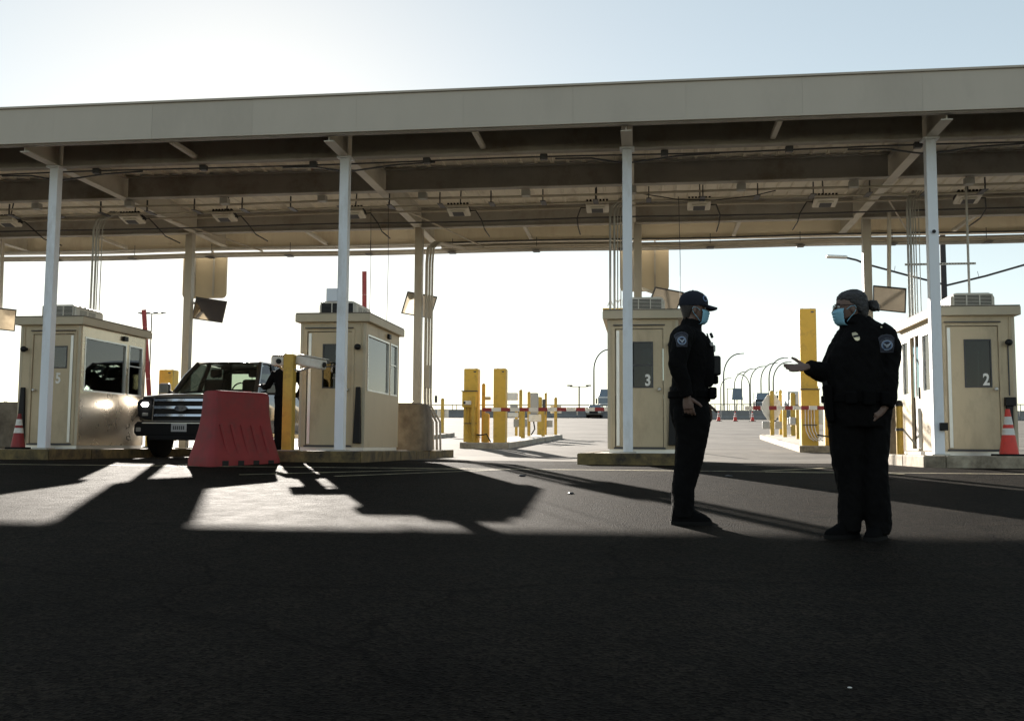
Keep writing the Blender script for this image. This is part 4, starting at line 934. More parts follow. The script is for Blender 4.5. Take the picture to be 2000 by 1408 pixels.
# greenhouse
A0, A1 = (.82, 1.42, 1.30), (.64, 2.08, 1.90); C0, C1 = (.78, 3.72, 1.31), (.64, 3.50, 1.90)
rf = loft([(2.04, [(.62, 1.885), (.64, 1.90), (.60, 1.925), (.4, 1.935), (0, 1.94)]), (2.3, [(.64, 1.90), (.665, 1.925), (.61, 1.96), (.4, 1.985), (0, 1.995)]), (2.9, [(.65, 1.91), (.67, 1.94), (.61, 1.98), (.4, 2.0), (0, 2.01)]), (3.52, [(.63, 1.89), (.65, 1.91), (.60, 1.94), (.4, 1.955), (0, 1.96)])], 'roof', CARBLK, tk)
for i in (): MB().box(i-.03, i+.03, 2.14, 2.2, 1.955, 1.985).build('cab_light', mat('amber_lens', (.4, .15, .02), .3), rf, bevel=.01)
for s_ in (-1, 1):
    f = lambda p: (p[0]*s_, p[1], p[2])
    MB().tube([f(A0), f(((A0[0]+A1[0])/2+.015, (A0[1]+A1[1])/2-.02, (A0[2]+A1[2])/2+.02)), f(A1)], .05, 8).build('a_pillar', CARBLK, tk, smooth=True)
    MB().tube([f((.88, 2.62, 1.30)), f((.66, 2.66, 1.92))], .05, 8).build('b_pillar', CARBLK, tk, smooth=True)
    MB().tube([f(C0), f(C1)], .06, 8).build('c_pillar', CARBLK, tk, smooth=True)
    MB().add([f((.84, 1.5, 1.30)), f((.86, 2.6, 1.31)), f((.66, 2.64, 1.9)), f((.64, 2.1, 1.9))], [(0, 1, 2, 3)]).build('side_glass', PRIV, tk)
    MB().add([f((.86, 2.66, 1.31)), f((.80, 3.68, 1.31)), f((.65, 3.5, 1.9)), f((.66, 2.7, 1.9))], [(0, 1, 2, 3)]).build('side_glass', PRIV, tk)
    mr = MB().box(s_*1.16-.12, s_*1.16+.12, 1.50, 1.62, 1.28, 1.52).build('mirror_housing', CARBLK, tk, bevel=.04, seg=3)
    MB().bar((s_*.93, 1.58, 1.31), (s_*1.08, 1.57, 1.35), .05, .06).build('mirror_arm', CARPL, mr)
    MB().box(s_*1.0-.001, s_*1.0+.012 if s_ > 0 else s_*1.0+.001, 2.3, 2.5, 1.12, 1.16).build('door_handle', CHROME, tk)
    MB().box(min(s_*1.0, s_*1.02), max(s_*1.0, s_*1.02), 1.5, 3.7, .42, .50).build('side_step', CHROME, tk)
    MB().box(min(s_*1.001, s_*1.006), max(s_*1.001, s_*1.006), 2.62, 2.63, .5, 1.3).build('door_gap', BLACK, tk)
    # headlamps: C-shaped housing with a lit inner lens
    hl = MB().extr([(s_*.585, .72), (s_*.80, .74), (s_*.91, .80), (s_*.93, 1.06), (s_*.86, 1.12), (s_*.61, 1.13)][::(1 if s_ > 0 else -1)], .0, .10).build('headlight', CARPL, tk, bevel=.02)
    MB().ball((s_*.76, -.004, 1.02), (.075, .02, .045)).build('lamp_lens', HEADL, hl, smooth=True)
    MB().box(s_*.75-.06, s_*.75+.06, -.012, -.001, .80, .86).build('marker_lens', mat('lens_grey', (.25, .25, .24), .2), hl, bevel=.005)
    MB().box(s_*.80-.07, s_*.80+.07, -.118, -.10, .50, .58).build('fog_lamp', mat('lens_grey', (.25, .25, .24), .2), tk, bevel=.01)
ws = MB(); nn = 10; vs_ = []; fs_ = []
for j in range(5):
    q = j/4
    for i in range(nn+1):
        u = -1+2*i/nn; hw = .80+(.62-.80)*q; yy = 1.40+(2.07-1.40)*q-.10*(1-u*u)*(1-q*.4); zz = 1.29+(1.915-1.29)*q
        vs_.append((u*hw, yy, zz))
for j in range(4):
    for i in range(nn): fs_.append((j*(nn+1)+i, j*(nn+1)+i+1, (j+1)*(nn+1)+i+1, (j+1)*(nn+1)+i))
wsh = ws.add(vs_, fs_).build('windshield', CARGL, tk, smooth=True)
MB().tube([(-.55, 1.25, 1.315), (.1, 1.27, 1.35)], .012, 5).build('wiper', BLACK, wsh); MB().tube([(.05, 1.25, 1.315), (.62, 1.31, 1.36)], .012, 5).build('wiper', BLACK, wsh)
MB().box(-.11, .11, 1.93, 1.96, 1.78, 1.85).build('rear_view_mirror', BLACK, tk, bevel=.01)
o_ = wall_with_holes(MB(), 'x', 3.52, 3.54, -.66, .66, 1.25, 1.93, [(-.52, .52, 1.40, 1.80)]).build('cab_back', CARBLK, tk); weld(o_)
MB().add([(-.72, 3.70, 1.33), (.72, 3.70, 1.33), (.60, 3.50, 1.88), (-.60, 3.50, 1.88)], [(0, 1, 2, 3)]).build('rear_glass', CARGL, tk)
MB().bar((0, 1.62, 1.30), (0, 1.5, 1.30), 1.6, .06).build('dashboard', CARPL, tk)
for sx in (-.40, .40):
    st = MB().box(sx-.24, sx+.24, 2.35, 2.48, 1.2, 1.62).build('seat_back', SEAT, tk, bevel=.06, seg=3)
    MB().box(sx-.12, sx+.12, 2.37, 2.46, 1.66, 1.82).build('headrest', SEAT, st, bevel=.04, seg=3); MB().tube([(sx-.05, 2.42, 1.6), (sx-.05, 2.42, 1.68)], .008, 5).tube([(sx+.05, 2.42, 1.6), (sx+.05, 2.42, 1.68)], .008, 5).build('headrest_post', CHROME, st)
    MB().box(sx-.2, sx+.2, 3.35, 3.45, 1.2, 1.5).build('rear_seat_back', SEAT, tk, bevel=.05)
MB().tube([(.40+.18*math.cos(a), 1.75+.03*math.sin(a), 1.36+.18*math.sin(a)) for a in [i*math.pi/8 for i in range(17)]], .015, 6).build('steering_wheel', BLACK, tk, smooth=True)
# grille
MB().box(-.585, .585, .02, .06, .70, 1.16).build('grille_mesh', BLACK, tk)
su = MB().bar((-.60, .0, .705), (.60, .0, .705), .05, .022).bar((-.60, 0, 1.158), (.60, 0, 1.158), .05, .022).bar((-.595, 0, .70), (-.565, 0, 1.165), .05, .022, (1, 0, 0)).bar((.595, 0, .70), (.565, 0, 1.165), .05, .022, (1, 0, 0))
DCHR = mat('dark_chrome', (.12, .12, .13), .3, metal=1)
gr = su.build('grille_surround', DCHR, tk, bevel=.004)
for z, hh in ((1.105, .065), (.965, .07), (.815, .06)):
    m = MB(); vs_ = []
    for xx in (-.56, -.3, 0, .3, .56):
        yb = -.02-.02*(1-(xx/.56)**2)
        vs_ += [(xx, yb+.03, z-hh/2), (xx, yb-.022, z-hh*.38), (xx, yb-.012, z+hh*.32), (xx, yb+.03, z+hh/2)]
    fs_ = []
    for i in range(4):
        for j in range(3): fs_.append((i*4+j, (i+1)*4+j, (i+1)*4+j+1, i*4+j+1))
    m.add(vs_, fs_).build('grille_bar', CHROME, gr, smooth=True)
bd = MB().rings([(-.012, -.125, .125, 0, .055), (.012, -.125, .125, 0, .055)], 32).xf(Matrix.Translation((0, -.075, .945)) @ Matrix.Rotation(R(90), 4, 'X')).build('oval_badge', mat('badge_blue', (.01, .02, .06), .3, coat=.5), gr)
MB().tube([(.118*math.cos(i*math.pi/12), -.089, .945+.049*math.sin(i*math.pi/12)) for i in range(25)], .004, 5).build('badge_ring', DCHR, gr)
MB().tube([(-.07, -.09, .935), (-.045, -.09, .965), (-.04, -.09, .93), (-.01, -.09, .95), (.02, -.09, .93), (.05, -.09, .955), (.07, -.09, .94)], .003, 4).build('badge_script', CHROME, gr)
bp_ = loft([(-.12, [(.70, .44), (.76, .50), (.76, .62), (.70, .675), (.4, .68), (0, .68)]), (-.08, [(.86, .42), (.92, .48), (.92, .63), (.86, .69), (.4, .695), (0, .695)]), (.10, [(.96, .42), (1.005, .48), (1.005, .63), (.96, .69), (.5, .695), (0, .695)]), (.40, [(.97, .45), (1.01, .5), (1.01, .62), (.97, .66), (.5, .66), (0, .66)])], 'front_bumper', CARPL, tk)
MB().box(-.74, .74, -.130, -.121, .655, .672).build('bumper_strip', ALU, bp_)
MB().box(-.155, .155, -.135, -.122, .50, .655).build('licence_plate', mat('plate', (.35, .36, .37), .5), bp_, bevel=.006)
for i in range(6): MB().box(-.115+i*.04, -.09+i*.04, -.138, -.1355, .54, .61).build('plate_mark', DKGREY, bp_)
MB().box(-.62, .62, -.115, .2, .34, .438).build('air_dam', CARPL, tk, bevel=.02)
MB().box(-.95, .95, .3, 5.6, .42, .47).build('underbody', CARPL, tk)
for y in (.92, 4.6):
    for s_ in (-1, 1):
        wl = MB().tube([(s_*.78, y, .39), (s_*.80, y, .39), (s_*.98, y, .39), (s_*1.0, y, .39)], [.36, .39, .39, .36], 28).build('wheel', RUBBER, tk, smooth=True)
        MB().tube([(s_*.99, y, .39), (s_*1.005, y, .39)], [.25, .23], 20).build('rim', CHROME, wl, smooth=True)

for o in list(tk.children):          # broader, taller cab
    if o.name.split('.')[0] in ('roof', 'a_pillar', 'b_pillar', 'c_pillar', 'side_glass', 'windshield', 'rear_glass', 'cab_back', 'seat_back', 'rear_view_mirror'):
        for ob_ in [o]+list(o.children):
            for v in ob_.data.vertices:
                v.co.x *= 1.07; v.co.z = 1.28+(v.co.z-1.28)*1.10 if v.co.z > 1.28 else v.co.z
# ------------------------------------------------------------------ people
def remesh(mb, voxel, sm=4, wr=None):
    me = mb.mesh('tmp'); o = bpy.data.objects.new('tmp', me); COL.objects.link(o)
    r = o.modifiers.new('r', 'REMESH'); r.mode = 'VOXEL'; r.voxel_size = voxel; r.adaptivity = 0
    s_ = o.modifiers.new('s', 'SMOOTH'); s_.iterations = sm; s_.factor = .5
    bpy.context.view_layer.update()
    out = bpy.data.meshes.new_from_object(o.evaluated_get(bpy.context.evaluated_depsgraph_get())); bpy.data.objects.remove(o)
    if wr:
        cs = [v.co.copy() for v in out.vertices]; ns = [v.normal.copy() for v in out.vertices]; fl = []
        for c, n_ in zip(cs, ns): fl += list(c+n_*wr(c))
        out.vertices.foreach_set('co', fl); out.update()
    return out
def finish(me, name, mt, parent):
    me.name = name
    for m in (mt if isinstance(mt, list) else [mt]): me.materials.append(m)
    me.polygons.foreach_set('use_smooth', [True]*len(me.polygons)); o = bpy.data.objects.new(name, me); COL.objects.link(o); o.parent = parent; return o
def join_meshes(ms, idx):
    bm = bmesh.new()
    for me, k in zip(ms, idx):
        n0 = len(bm.faces); bm.from_mesh(me); bm.faces.ensure_lookup_table()
        if k is not None:
            for f in bm.faces[n0:]: f.material_index = k(f.calc_center_median()) if callable(k) else k
    out = bpy.data.meshes.new('body'); bm.to_mesh(out); bm.free(); return out
def head_mb(M, s_=1.):
    m = MB()
    m.rings([(-.012, .03, .075, 0, .022), (0, .012, .088, 0, .034), (.018, -.02, .098, 0, .046), (.042, -.055, .100, 0, .058), (.07, -.078, .098, 0, .066), (.10, -.092, .096, 0, .071),
             (.125, -.10, .100, 0, .075), (.16, -.102, .093, 0, .076), (.185, -.094, .078, 0, .069), (.205, -.075, .055, 0, .054), (.22, -.04, .025, 0, .03), (.225, -.02, .01, 0, .012)], 24, 2.2)
    m.tube([(.092, 0, .118), (.108, 0, .095), (.116, 0, .080), (.098, 0, .068)], [.009, .013, .017, .012], 8)
    m.tube([(.094, -.022, .045), (.103, 0, .046), (.094, .022, .045)], .007, 6)
    for q in (-1, 1): m.ball((-.004, q*.077, .092), (.019, .010, .032), 8, 6)
    m.tube([(-.045, 0, -.11), (-.035, 0, -.05), (-.022, 0, .03), (-.015, 0, .08)], [.068, .060, .057, .055], 14)
    return m.xf(M @ Matrix.Scale(s_, 4))
def hand_mb(wr, d, n, side, curl=(.25, .35, .3), spread=.012, s_=1., thumb=(.75, .6, .1)):
    """d = finger direction, n = palm normal, side = thumb side"""
    wr = Vector(wr); d = Vector(d).normalized(); n = Vector(n); n = (n-d*n.dot(d)).normalized(); sd = d.cross(n)
    if sd.dot(Vector(side)) < 0: sd = -sd
    m = MB()
    m.tube([wr-d*.05*s_, wr, wr+d*.03*s_, wr+d*.065*s_, wr+d*.092*s_], [(.026*s_, .020*s_), (.027*s_, .019*s_), (.037*s_, .017*s_), (.042*s_, .015*s_), (.038*s_, .012*s_)], 14, up=n)
    for i, (o_, L) in enumerate(((.030, .072), (.010, .080), (-.011, .075), (-.031, .060))):
        p = wr+d*.088*s_+sd*o_*s_; dd = (d+sd*(o_*spread/.03*8)).normalized(); pts = [p-dd*.01]; rs = [.0095*s_]
        ang = 0
        for j, fr in enumerate((.45, .32, .23)):
            ang += curl[j]*(1+.12*i)
            v = (dd*math.cos(ang)+n*math.sin(ang)); p = p+v*L*fr*s_; pts.append(p); rs.append((.0092, .0082, .0062)[j]*s_)
        m.tube(pts, rs, 8)
    p = wr+d*.022*s_+sd*.028*s_; v = (sd*thumb[0]+d*thumb[1]+n*thumb[2]).normalized(); v2 = (v+d*.45).normalized()
    m.tube([p, p+v*.035*s_, p+v*.062*s_+v2*.006, p+v*.062*s_+v2*.034*s_], [.014*s_, .0125*s_, .011*s_, .008*s_], 8)
    return m
def decal(bvh, o, ux, uz, dirn, poly, name, mt, parent, lift=.003):
    o = Vector(o); ux = Vector(ux); uz = Vector(uz); dirn = Vector(dirn)
    cx = sum(p[0] for p in poly)/len(poly); cz = sum(p[1] for p in poly)/len(poly); vs_ = []
    def hit(a, b):
        p = o+ux*a+uz*b-dirn*1.0; h, nn_, _, _ = bvh.ray_cast(p, dirn)
        return (h-dirn*lift) if h is not None else (o+ux*a+uz*b)
    vs_.append(hit(cx, cz)); n = len(poly)
    for q in (.4, .75, 1.): vs_ += [hit(cx+(a-cx)*q, cz+(b-cz)*q) for a, b in poly]
    fs = [(0, 1+i, 1+(i+1) % n) for i in range(n)]
    for r in range(2): fs += [(1+r*n+i, 1+(r+1)*n+i, 1+(r+1)*n+(i+1) % n, 1+r*n+(i+1) % n) for i in range(n)]
    ob = MB().add(vs_, fs).build(name, mt, parent); so_ = ob.modifiers.new('t', 'SOLIDIFY'); so_.thickness = .0015; so_.offset = 0; return ob
def subdiv(poly, k=3):
    out = []
    for i in range(len(poly)):
        a = poly[i]; b = poly[(i+1) % len(poly)]
        for j in range(k): out.append((a[0]+(b[0]-a[0])*j/k, a[1]+(b[1]-a[1])*j/k))
    return out
def shoulder_patch(bvh, o, parent, s_=1., ux=(1, 0, 0), uz=(0, 0, 1), dirn=(0, 1, 0)):
    sh = [(-.040, -.058), (.040, -.058), (.044, .0), (.050, .036), (.030, .054), (0, .060), (-.030, .054), (-.050, .036), (-.044, 0)]
    sc = lambda pl, q=1.: [(a*s_*q, b*s_*q) for a, b in pl]
    pt = decal(bvh, o, ux, uz, dirn, subdiv(sc(sh, 1.04)), 'shoulder_patch', PATCHB, parent, .003)
    decal(bvh, o, ux, uz, dirn, subdiv(sc(sh)), 'patch_field', PATCH, pt, .0045)
    disc = lambda r, cz: [(r*math.cos(i*math.pi/10)*s_, (cz+r*math.sin(i*math.pi/10))*s_) for i in range(20)]
    decal(bvh, o, ux, uz, dirn, disc(.035, -.012), 'emblem_ring', EMBLW, pt, .006)
    decal(bvh, o, ux, uz, dirn, disc(.031, -.012), 'emblem_field', EMBL, pt, .0075)
    decal(bvh, o, ux, uz, dirn, disc(.024, -.012), 'emblem_disc', PATCH, pt, .0085)
    for q in (-1, 1):
        decal(bvh, o, ux, uz, dirn, [(q*a*s_, b*s_) for a, b in [(.002, -.016), (.008, -.004), (.020, .004), (.022, -.003), (.012, -.016), (.004, -.022)]][::q], 'eagle_wing', EMBLW, pt, .0098)
    decal(bvh, o, ux, uz, dirn, [(-.006*s_, -.03*s_), (.006*s_, -.03*s_), (.007*s_, -.012*s_), (0, -.006*s_), (-.007*s_, -.012*s_)], 'eagle_body', EMBLW, pt, .010)
    for r, n_, cz in ((.046, 15, -.012), (.040, 13, -.012)):       # arched lettering rows, stitched blocks
        for i in range(n_):
            a = math.pi*(.5+(.36 if r > .043 else .33)*(1-2*i/(n_-1))); w_ = .0024
            c = (r*math.cos(a)*s_, (cz+r*1.05*math.sin(a))*s_)
            if i % 5 == 4: continue
            decal(bvh, o, ux, uz, dirn, [(c[0]-w_*.8*s_, c[1]-w_*s_), (c[0]+w_*.8*s_, c[1]-w_*s_), (c[0]+w_*.8*s_, c[1]+w_*s_), (c[0]-w_*.8*s_, c[1]+w_*s_)], 'stitched_letter', PATCHB, pt, .006)
    return pt
def face_mask(M, parent, s_=1.):
    m = MB(); vs_ = []; fs = []; rows = [(-.022, .050, .050), (-.012, .092, .056), (.005, .110, .060), (.020, .113, .064), (.026, .119, .064), (.040, .117, .067), (.046, .123, .067), (.060, .121, .068), (.066, .127, .068), (.080, .125, .066), (.092, .114, .062), (.098, .106, .058)]
    n = 16
    for z, xf_, hy in rows:
        for i in range(n+1):
            a = -1.25+2.5*i/n; vs_.append((.022+(xf_-.022)*math.cos(a)**.8 if math.cos(a) > 0 else .022, (hy+.012)*math.sin(a)/math.sin(1.25), z))
    k = n+1
    for r in range(len(rows)-1):
        for i in range(n): fs.append((r*k+i, r*k+i+1, (r+1)*k+i+1, (r+1)*k+i))
    me = m.add(vs_, fs).xf(M @ Matrix.Scale(s_, 4)).build('face_mask', MASKM, parent, smooth=True)
    so_ = me.modifiers.new('t', 'SOLIDIFY'); so_.thickness = .003
    for q in (-1, 1):
        MB().tube([(.040, q*.078, .088), (.015, q*.083, .108), (-.012, q*.088, .112), (-.022, q*.086, .095)], .0022, 5).xf(M @ Matrix.Scale(s_, 4)).build('ear_loop', MASKM, me, smooth=True)
        MB().tube([(.040, q*.078, .005), (.018, q*.080, .035), (-.008, q*.086, .062), (-.020, q*.086, .085)], .0022, 5).xf(M @ Matrix.Scale(s_, 4)).build('ear_loop', MASKM, me, smooth=True)
    return me
def eyes(M, parent, s_=1.):
    for q in (-1, 1):
        MB().ball((.083, q*.032, .112), (.013, .014, .012), 10, 8).xf(M @ Matrix.Scale(s_, 4)).build('eye', mat('eye_white', (.6, .58, .55), .3), parent, smooth=True)
        MB().ball((.0915, q*.032, .112), (.006, .006, .006), 8, 6).xf(M @ Matrix.Scale(s_, 4)).build('iris', mat('eye_dark', (.02, .015, .01), .2), parent, smooth=True)
        MB().tube([(.094, q*.014, .129), (.096, q*.032, .134), (.083, q*.054, .128)], .0045, 6).xf(M @ Matrix.Scale(s_, 4)).build('eyebrow', HAIRD, parent, smooth=True)
def boot(M, L, parent):
    m = MB(); m.rings([(.0, -.085, L-.085, 0, .046), (.018, -.09, L-.08, 0, .050), (.03, -.088, L-.082, 0, .049), (.05, -.086, L-.095, 0, .047), (.075, -.082, L-.15, 0, .045), (.10, -.078, L-.20, 0, .044), (.16, -.07, .055, 0, .046), (.24, -.07, .06, 0, .05)], 24, 2.6)
    o = m.xf(M).build('boot', LEATHER, parent, smooth=True)
    MB().rings([(-.004, -.092, L-.075, 0, .052), (.022, -.094, L-.075, 0, .0535)], 24, 2.6).xf(M).build('sole', RUBBER, o); return o
def wrinkle(seed, amp, f=(9, 9, 5)):
    sv = Vector((seed*7.3, seed*3.1, seed))
    def w_(c):
        a = noise.noise(Vector((c.x*f[0], c.y*f[1], c.z*f[2]))+sv)
        b = abs(noise.noise(Vector((c.x*f[0]*2.4+c.z*9, c.y*f[1]*2.4, c.z*f[2]*2.4))+sv*2))
        return amp*(a*.8-b*1.1+.35)
    return w_

# --- officer in a cap, profile to the right (local x = picture right, -y = towards the camera)
p1_ = thing('person', 'person in dark uniform, cap and blue mask standing in profile', 'person', (.32, 7.73, gz(7.73)), R(7.6), group='uniformed people')
bm_ = MB()
bm_.rings([(.80, -.115, .16, 0, .155), (.86, -.133, .166, 0, .165), (.95, -.132, .158, 0, .168), (1.03, -.115, .162, 0, .165), (1.12, -.112, .178, 0, .168), (1.22, -.125, .185, 0, .18), (1.31, -.132, .182, 0, .188),
            (1.39, -.130, .155, 0, .185), (1.44, -.120, .120, 0, .160), (1.475, -.095, .09, 0, .115), (1.50, -.06, .085, 0, .075)], 28, 2.3)
for q, dx in ((-1, 0.), (1, .02)):     # legs
    bm_.rings([(.05, -.115+dx, .020+dx, q*.085, .068), (.10, -.125+dx, .028+dx, q*.085, .072), (.16, -.13+dx, .032+dx, q*.085, .074), (.26, -.125+dx, .036+dx, q*.085, .074), (.38, -.112+dx, .075+dx, q*.085, .078), (.46, -.105+dx, .098+dx, q*.085, .082), (.58, -.098+dx, .125+dx, q*.085, .088), (.70, -.10+dx, .148+dx, q*.085, .096), (.78, -.118+dx*.5, .162, q*.085, .10), (.86, -.12, .155, q*.08, .09)], 22, 2.2)
NA = [(-.03, -.165, 1.425), (-.065, -.215, 1.38), (-.095, -.245, 1.28), (-.118, -.258, 1.19), (-.105, -.262, 1.13), (-.07, -.258, 1.04), (-.045, -.25, .945)]
bm_.tube(NA, [.075, .078, .070, .066, .062, .055, .047], 16)
FA = [(-.02, .165, 1.425), (-.01, .215, 1.37), (.02, .245, 1.27), (.055, .26, 1.18), (.09, .262, 1.10), (.14, .255, 1.0), (.19, .245, .915)]
bm_.tube(FA, [.075, .076, .068, .064, .060, .053, .045], 16)
bm_.tube([(.03, 0, 1.47), (.042, 0, 1.52), (.05, 0, 1.545)], [.088, .078, .074], 18)          # collar
body = remesh(bm_, .009, 3, wrinkle(3, .010))
H1 = Matrix.Translation((.052, 0, 1.528)) @ Matrix.Rotation(R(-3), 4, 'Z') @ Matrix.Rotation(R(2), 4, 'Y')
hd = remesh(head_mb(H1, .97), .0055, 2)
h1 = remesh(hand_mb((-.043, -.247, .945), (.12, .0, -1), (.35, .8, 0), (1, -.2, 0), (.35, .45, .3), .006), .0035, 1)
h2 = remesh(hand_mb((.192, .245, .915), (.22, -.05, -1), (-.7, -.5, -.1), (.3, -1, 0), (.30, .40, .3), .008), .0035, 1)
allb = join_meshes([body, hd, h1, h2], [0, 1, 1, 1]); ob1 = finish(allb, 'body', [UNI, SKIN1], p1_)
bvh1 = BVHTree.FromPolygons([v.co.copy() for v in body.vertices], [tuple(p.vertices) for p in body.polygons])
eyes(H1, p1_, .97); face_mask(H1, p1_, .97)
hm = MB().rings([(.03, -.082, -.03, 0, .062), (.07, -.092, -.012, 0, .071), (.11, -.105, .035, 0, .0775), (.14, -.109, .075, 0, .0795), (.155, -.108, .08, 0, .079)], 24, 2.2).xf(H1 @ Matrix.Scale(.97, 4)); hm.build('hair', HAIRD, p1_, smooth=True)
cm = MB().rings([(.122, -.110, .104, 0, .083), (.135, -.114, .110, 0, .086), (.17, -.114, .108, 0, .087), (.20, -.104, .095, 0, .080), (.225, -.08, .066, 0, .062), (.242, -.04, .03, 0, .032), (.246, -.012, .004, 0, .008)], 32, 2.15).xf(H1)
cp_ = cm.build('cap', CAPM, p1_, smooth=True)
br = MB(); vs_ = []; fs_ = []; n = 16
for z_, e in ((-.006, 0), (.007, 0)):
    for i in range(n+1):
        a = -1.25+2.5*i/n; vs_.append((.03+.075*math.cos(a), .084*math.sin(a)/math.sin(1.25), .128+z_))
    for i in range(n+1):
        a = -1.25+2.5*i/n; c_ = max(0, math.cos(a)); vs_.append((.035+.145*c_**.55, .080*math.sin(a)/math.sin(1.25), .126+z_-.024*c_-.026*abs(math.sin(a))**2+.010))
k = n+1
for i in range(n):
    fs_.append((i, k+i, k+i+1, i+1)); fs_.append((2*k+i, 2*k+i+1, 3*k+i+1, 3*k+i)); fs_.append((k+i, 3*k+i, 3*k+i+1, k+i+1)); fs_.append((i, i+1, 2*k+i+1, 2*k+i))
br.add(vs_, fs_).xf(H1).build('cap_brim', CAPM, cp_, smooth=True)
MB().ball((-.01, 0, .247), (.008, .008, .004), 8, 6).xf(H1).build('cap_button', CAPM, cp_)
cv = BVHTree.FromPolygons([Vector(v) for v in cm.v], cm.f)
dd_ = Vector((-.55, .75, -.05)).normalized(); uxx = Vector((.75, .55, 0)).normalized()
eo = H1 @ Vector((.075, -.055, .178))
decal(cv, eo, uxx, (0, 0, 1), dd_, [(.024*math.cos(i*math.pi/8), .024*math.sin(i*math.pi/8)) for i in range(16)], 'cap_emblem', EMBL, cp_, .002)
decal(cv, eo, uxx, (0, 0, 1), dd_, [(.016*math.cos(i*math.pi/8), .016*math.sin(i*math.pi/8)) for i in range(16)], 'cap_emblem', CAPM, cp_, .003)
shoulder_patch(bvh1, (-.088, -.3, 1.365), p1_, .92)
b1 = MB().rings([(.945, -.142, .168, 0, .176), (.948, -.145, .172, 0, .18), (.992, -.142, .172, 0, .18), (.995, -.138, .168, 0, .176)], 32, 2.3, cap=False).build('duty_belt', LEATHER, p1_, smooth=True)
for cx, cy, cz, sx, sy, sz in ((.185, -.05, .985, .055, .07, .085), (.165, -.13, .965, .05, .05, .07), (.17, .09, .97, .05, .05, .08), (-.02, -.20, .90, .10, .05, .20)) :
    MB().box(cx-sx/2, cx+sx/2, cy-sy/2, cy+sy/2, cz-sz/2, cz+sz/2).build('belt_pouch', LEATHER, b1, bevel=.014, seg=3)
vst = MB().rings([(1.03, .04, .178, 0, .13), (1.05, .02, .195, 0, .145), (1.2, .0, .205, 0, .155), (1.33, .0, .198, 0, .155), (1.40, .02, .165, 0, .13), (1.43, .04, .13, 0, .10)], 28, 2.8).build('vest_front', UNI, p1_, smooth=True)
rd = MB().box(.175, .243, -.10, .0, 1.115, 1.265).build('radio', BLACK, p1_, bevel=.018, seg=3)
MB().box(.19, .225, -.085, -.02, 1.05, 1.114).build('radio_pouch', LEATHER, rd, bevel=.012)
MB().tube([(.20, -.03, 1.26), (.185, -.02, 1.33), (.15, -.03, 1.44)], .006, 6).build('radio_cord', BLACK, rd, smooth=True)
MB().box(.175, .20, -.11, -.06, 1.29, 1.345).build('badge', BRASS if False else GREYP, p1_, bevel=.01); MB().box(.15, .172, -.16, -.11, 1.33, 1.36).build('name_tag', GREYP, p1_, bevel=.005)
MB().tube([(.165, -.10, 1.43), (.172, -.12, 1.40)], .012, 6).build('microphone', BLACK, p1_)
boot(Matrix.Translation((-.055, -.085, 0)) @ Matrix.Rotation(R(-6), 4, 'Z'), .295, p1_); boot(Matrix.Translation((-.035, .085, .004)) @ Matrix.Rotation(R(10), 4, 'Z'), .295, p1_)

# --- officer with a hair bun, gesturing to the left
p2_ = thing('person', 'person in dark uniform with a hair bun, glasses and blue mask, gesturing', 'person', (1.45, 7.02, gz(7.02)), R(7.6), group='uniformed people')
bm_ = MB()
bm_.rings([(.74, -.205, .18, 0, .17), (.80, -.225, .19, 0, .185), (.874, -.238, .198, 0, .195), (.95, -.245, .20, 0, .20), (1.035, -.245, .195, 0, .20), (1.12, -.240, .185, 0, .198), (1.21, -.232, .18, 0, .19), (1.28, -.205, .19, 0, .185),
            (1.33, -.175, .20, 0, .175), (1.38, -.145, .20, 0, .155), (1.425, -.115, .165, 0, .125), (1.46, -.09, .11, 0, .095), (1.50, -.075, .062, 0, .07)], 30, 2.25)
bm_.rings([(.045, -.150, -.018, .02, .075), (.10, -.158, -.012, .02, .078), (.18, -.160, .008, .02, .08), (.30, -.155, .012, .02, .088), (.42, -.175, .010, .02, .095), (.54, -.202, .010, .015, .105), (.68, -.212, .015, .01, .12), (.80, -.222, .01, .0, .14)], 22, 2.2)
bm_.rings([(.03, .015, .158, -.03, .075), (.10, .006, .174, -.03, .08), (.18, -.006, .174, -.03, .082), (.30, -.01, .162, -.03, .088), (.42, -.01, .152, -.025, .096), (.54, -.015, .156, -.02, .105), (.68, -.015, .172, -.015, .12), (.80, -.01, .188, 0, .14)], 22, 2.2)
bm_.tube([(.10, -.07, 1.385), (.14, -.10, 1.345), (.160, -.115, 1.27), (.166, -.115, 1.19), (.148, -.12, 1.10), (.138, -.135, 1.02), (.128, -.155, .93), (.104, -.165, .878)], [.075, .08, .078, .066, .062, .060, .054, .045], 18)
bm_.tube([(-.06, .08, 1.31), (-.115, .09, 1.25), (-.165, .07, 1.17), (-.205, .03, 1.105), (-.265, -.01, 1.105), (-.315, -.04, 1.125), (-.375, -.065, 1.142)], [.075, .078, .072, .066, .066, .060, .046], 18)
bm_.tube([(-.045, -.02, 1.42), (-.03, -.015, 1.465), (-.03, -.01, 1.49)], [.098, .08, .075], 18)
body2 = remesh(bm_, .009, 3, wrinkle(11, .012))
H2 = Matrix.Translation((-.055, -.01, 1.446)) @ Matrix.Rotation(R(171), 4, 'Z') @ Matrix.Rotation(R(1), 4, 'Y')
hd2 = remesh(head_mb(H2, .99), .0055, 2)
h3 = remesh(hand_mb((-.378, -.067, 1.142), (-1, -.1, -.10), (-.1, -.55, .6), (.0, .45, .9), (.10, .10, .05), .010, .98, (.85, .45, .1)), .0035, 1)
h4 = remesh(hand_mb((.100, -.165, .875), (-.75, -.05, -.5), (.1, .9, -.2), (-.3, -.3, 1), (.3, .35, .3)), .0045, 1)
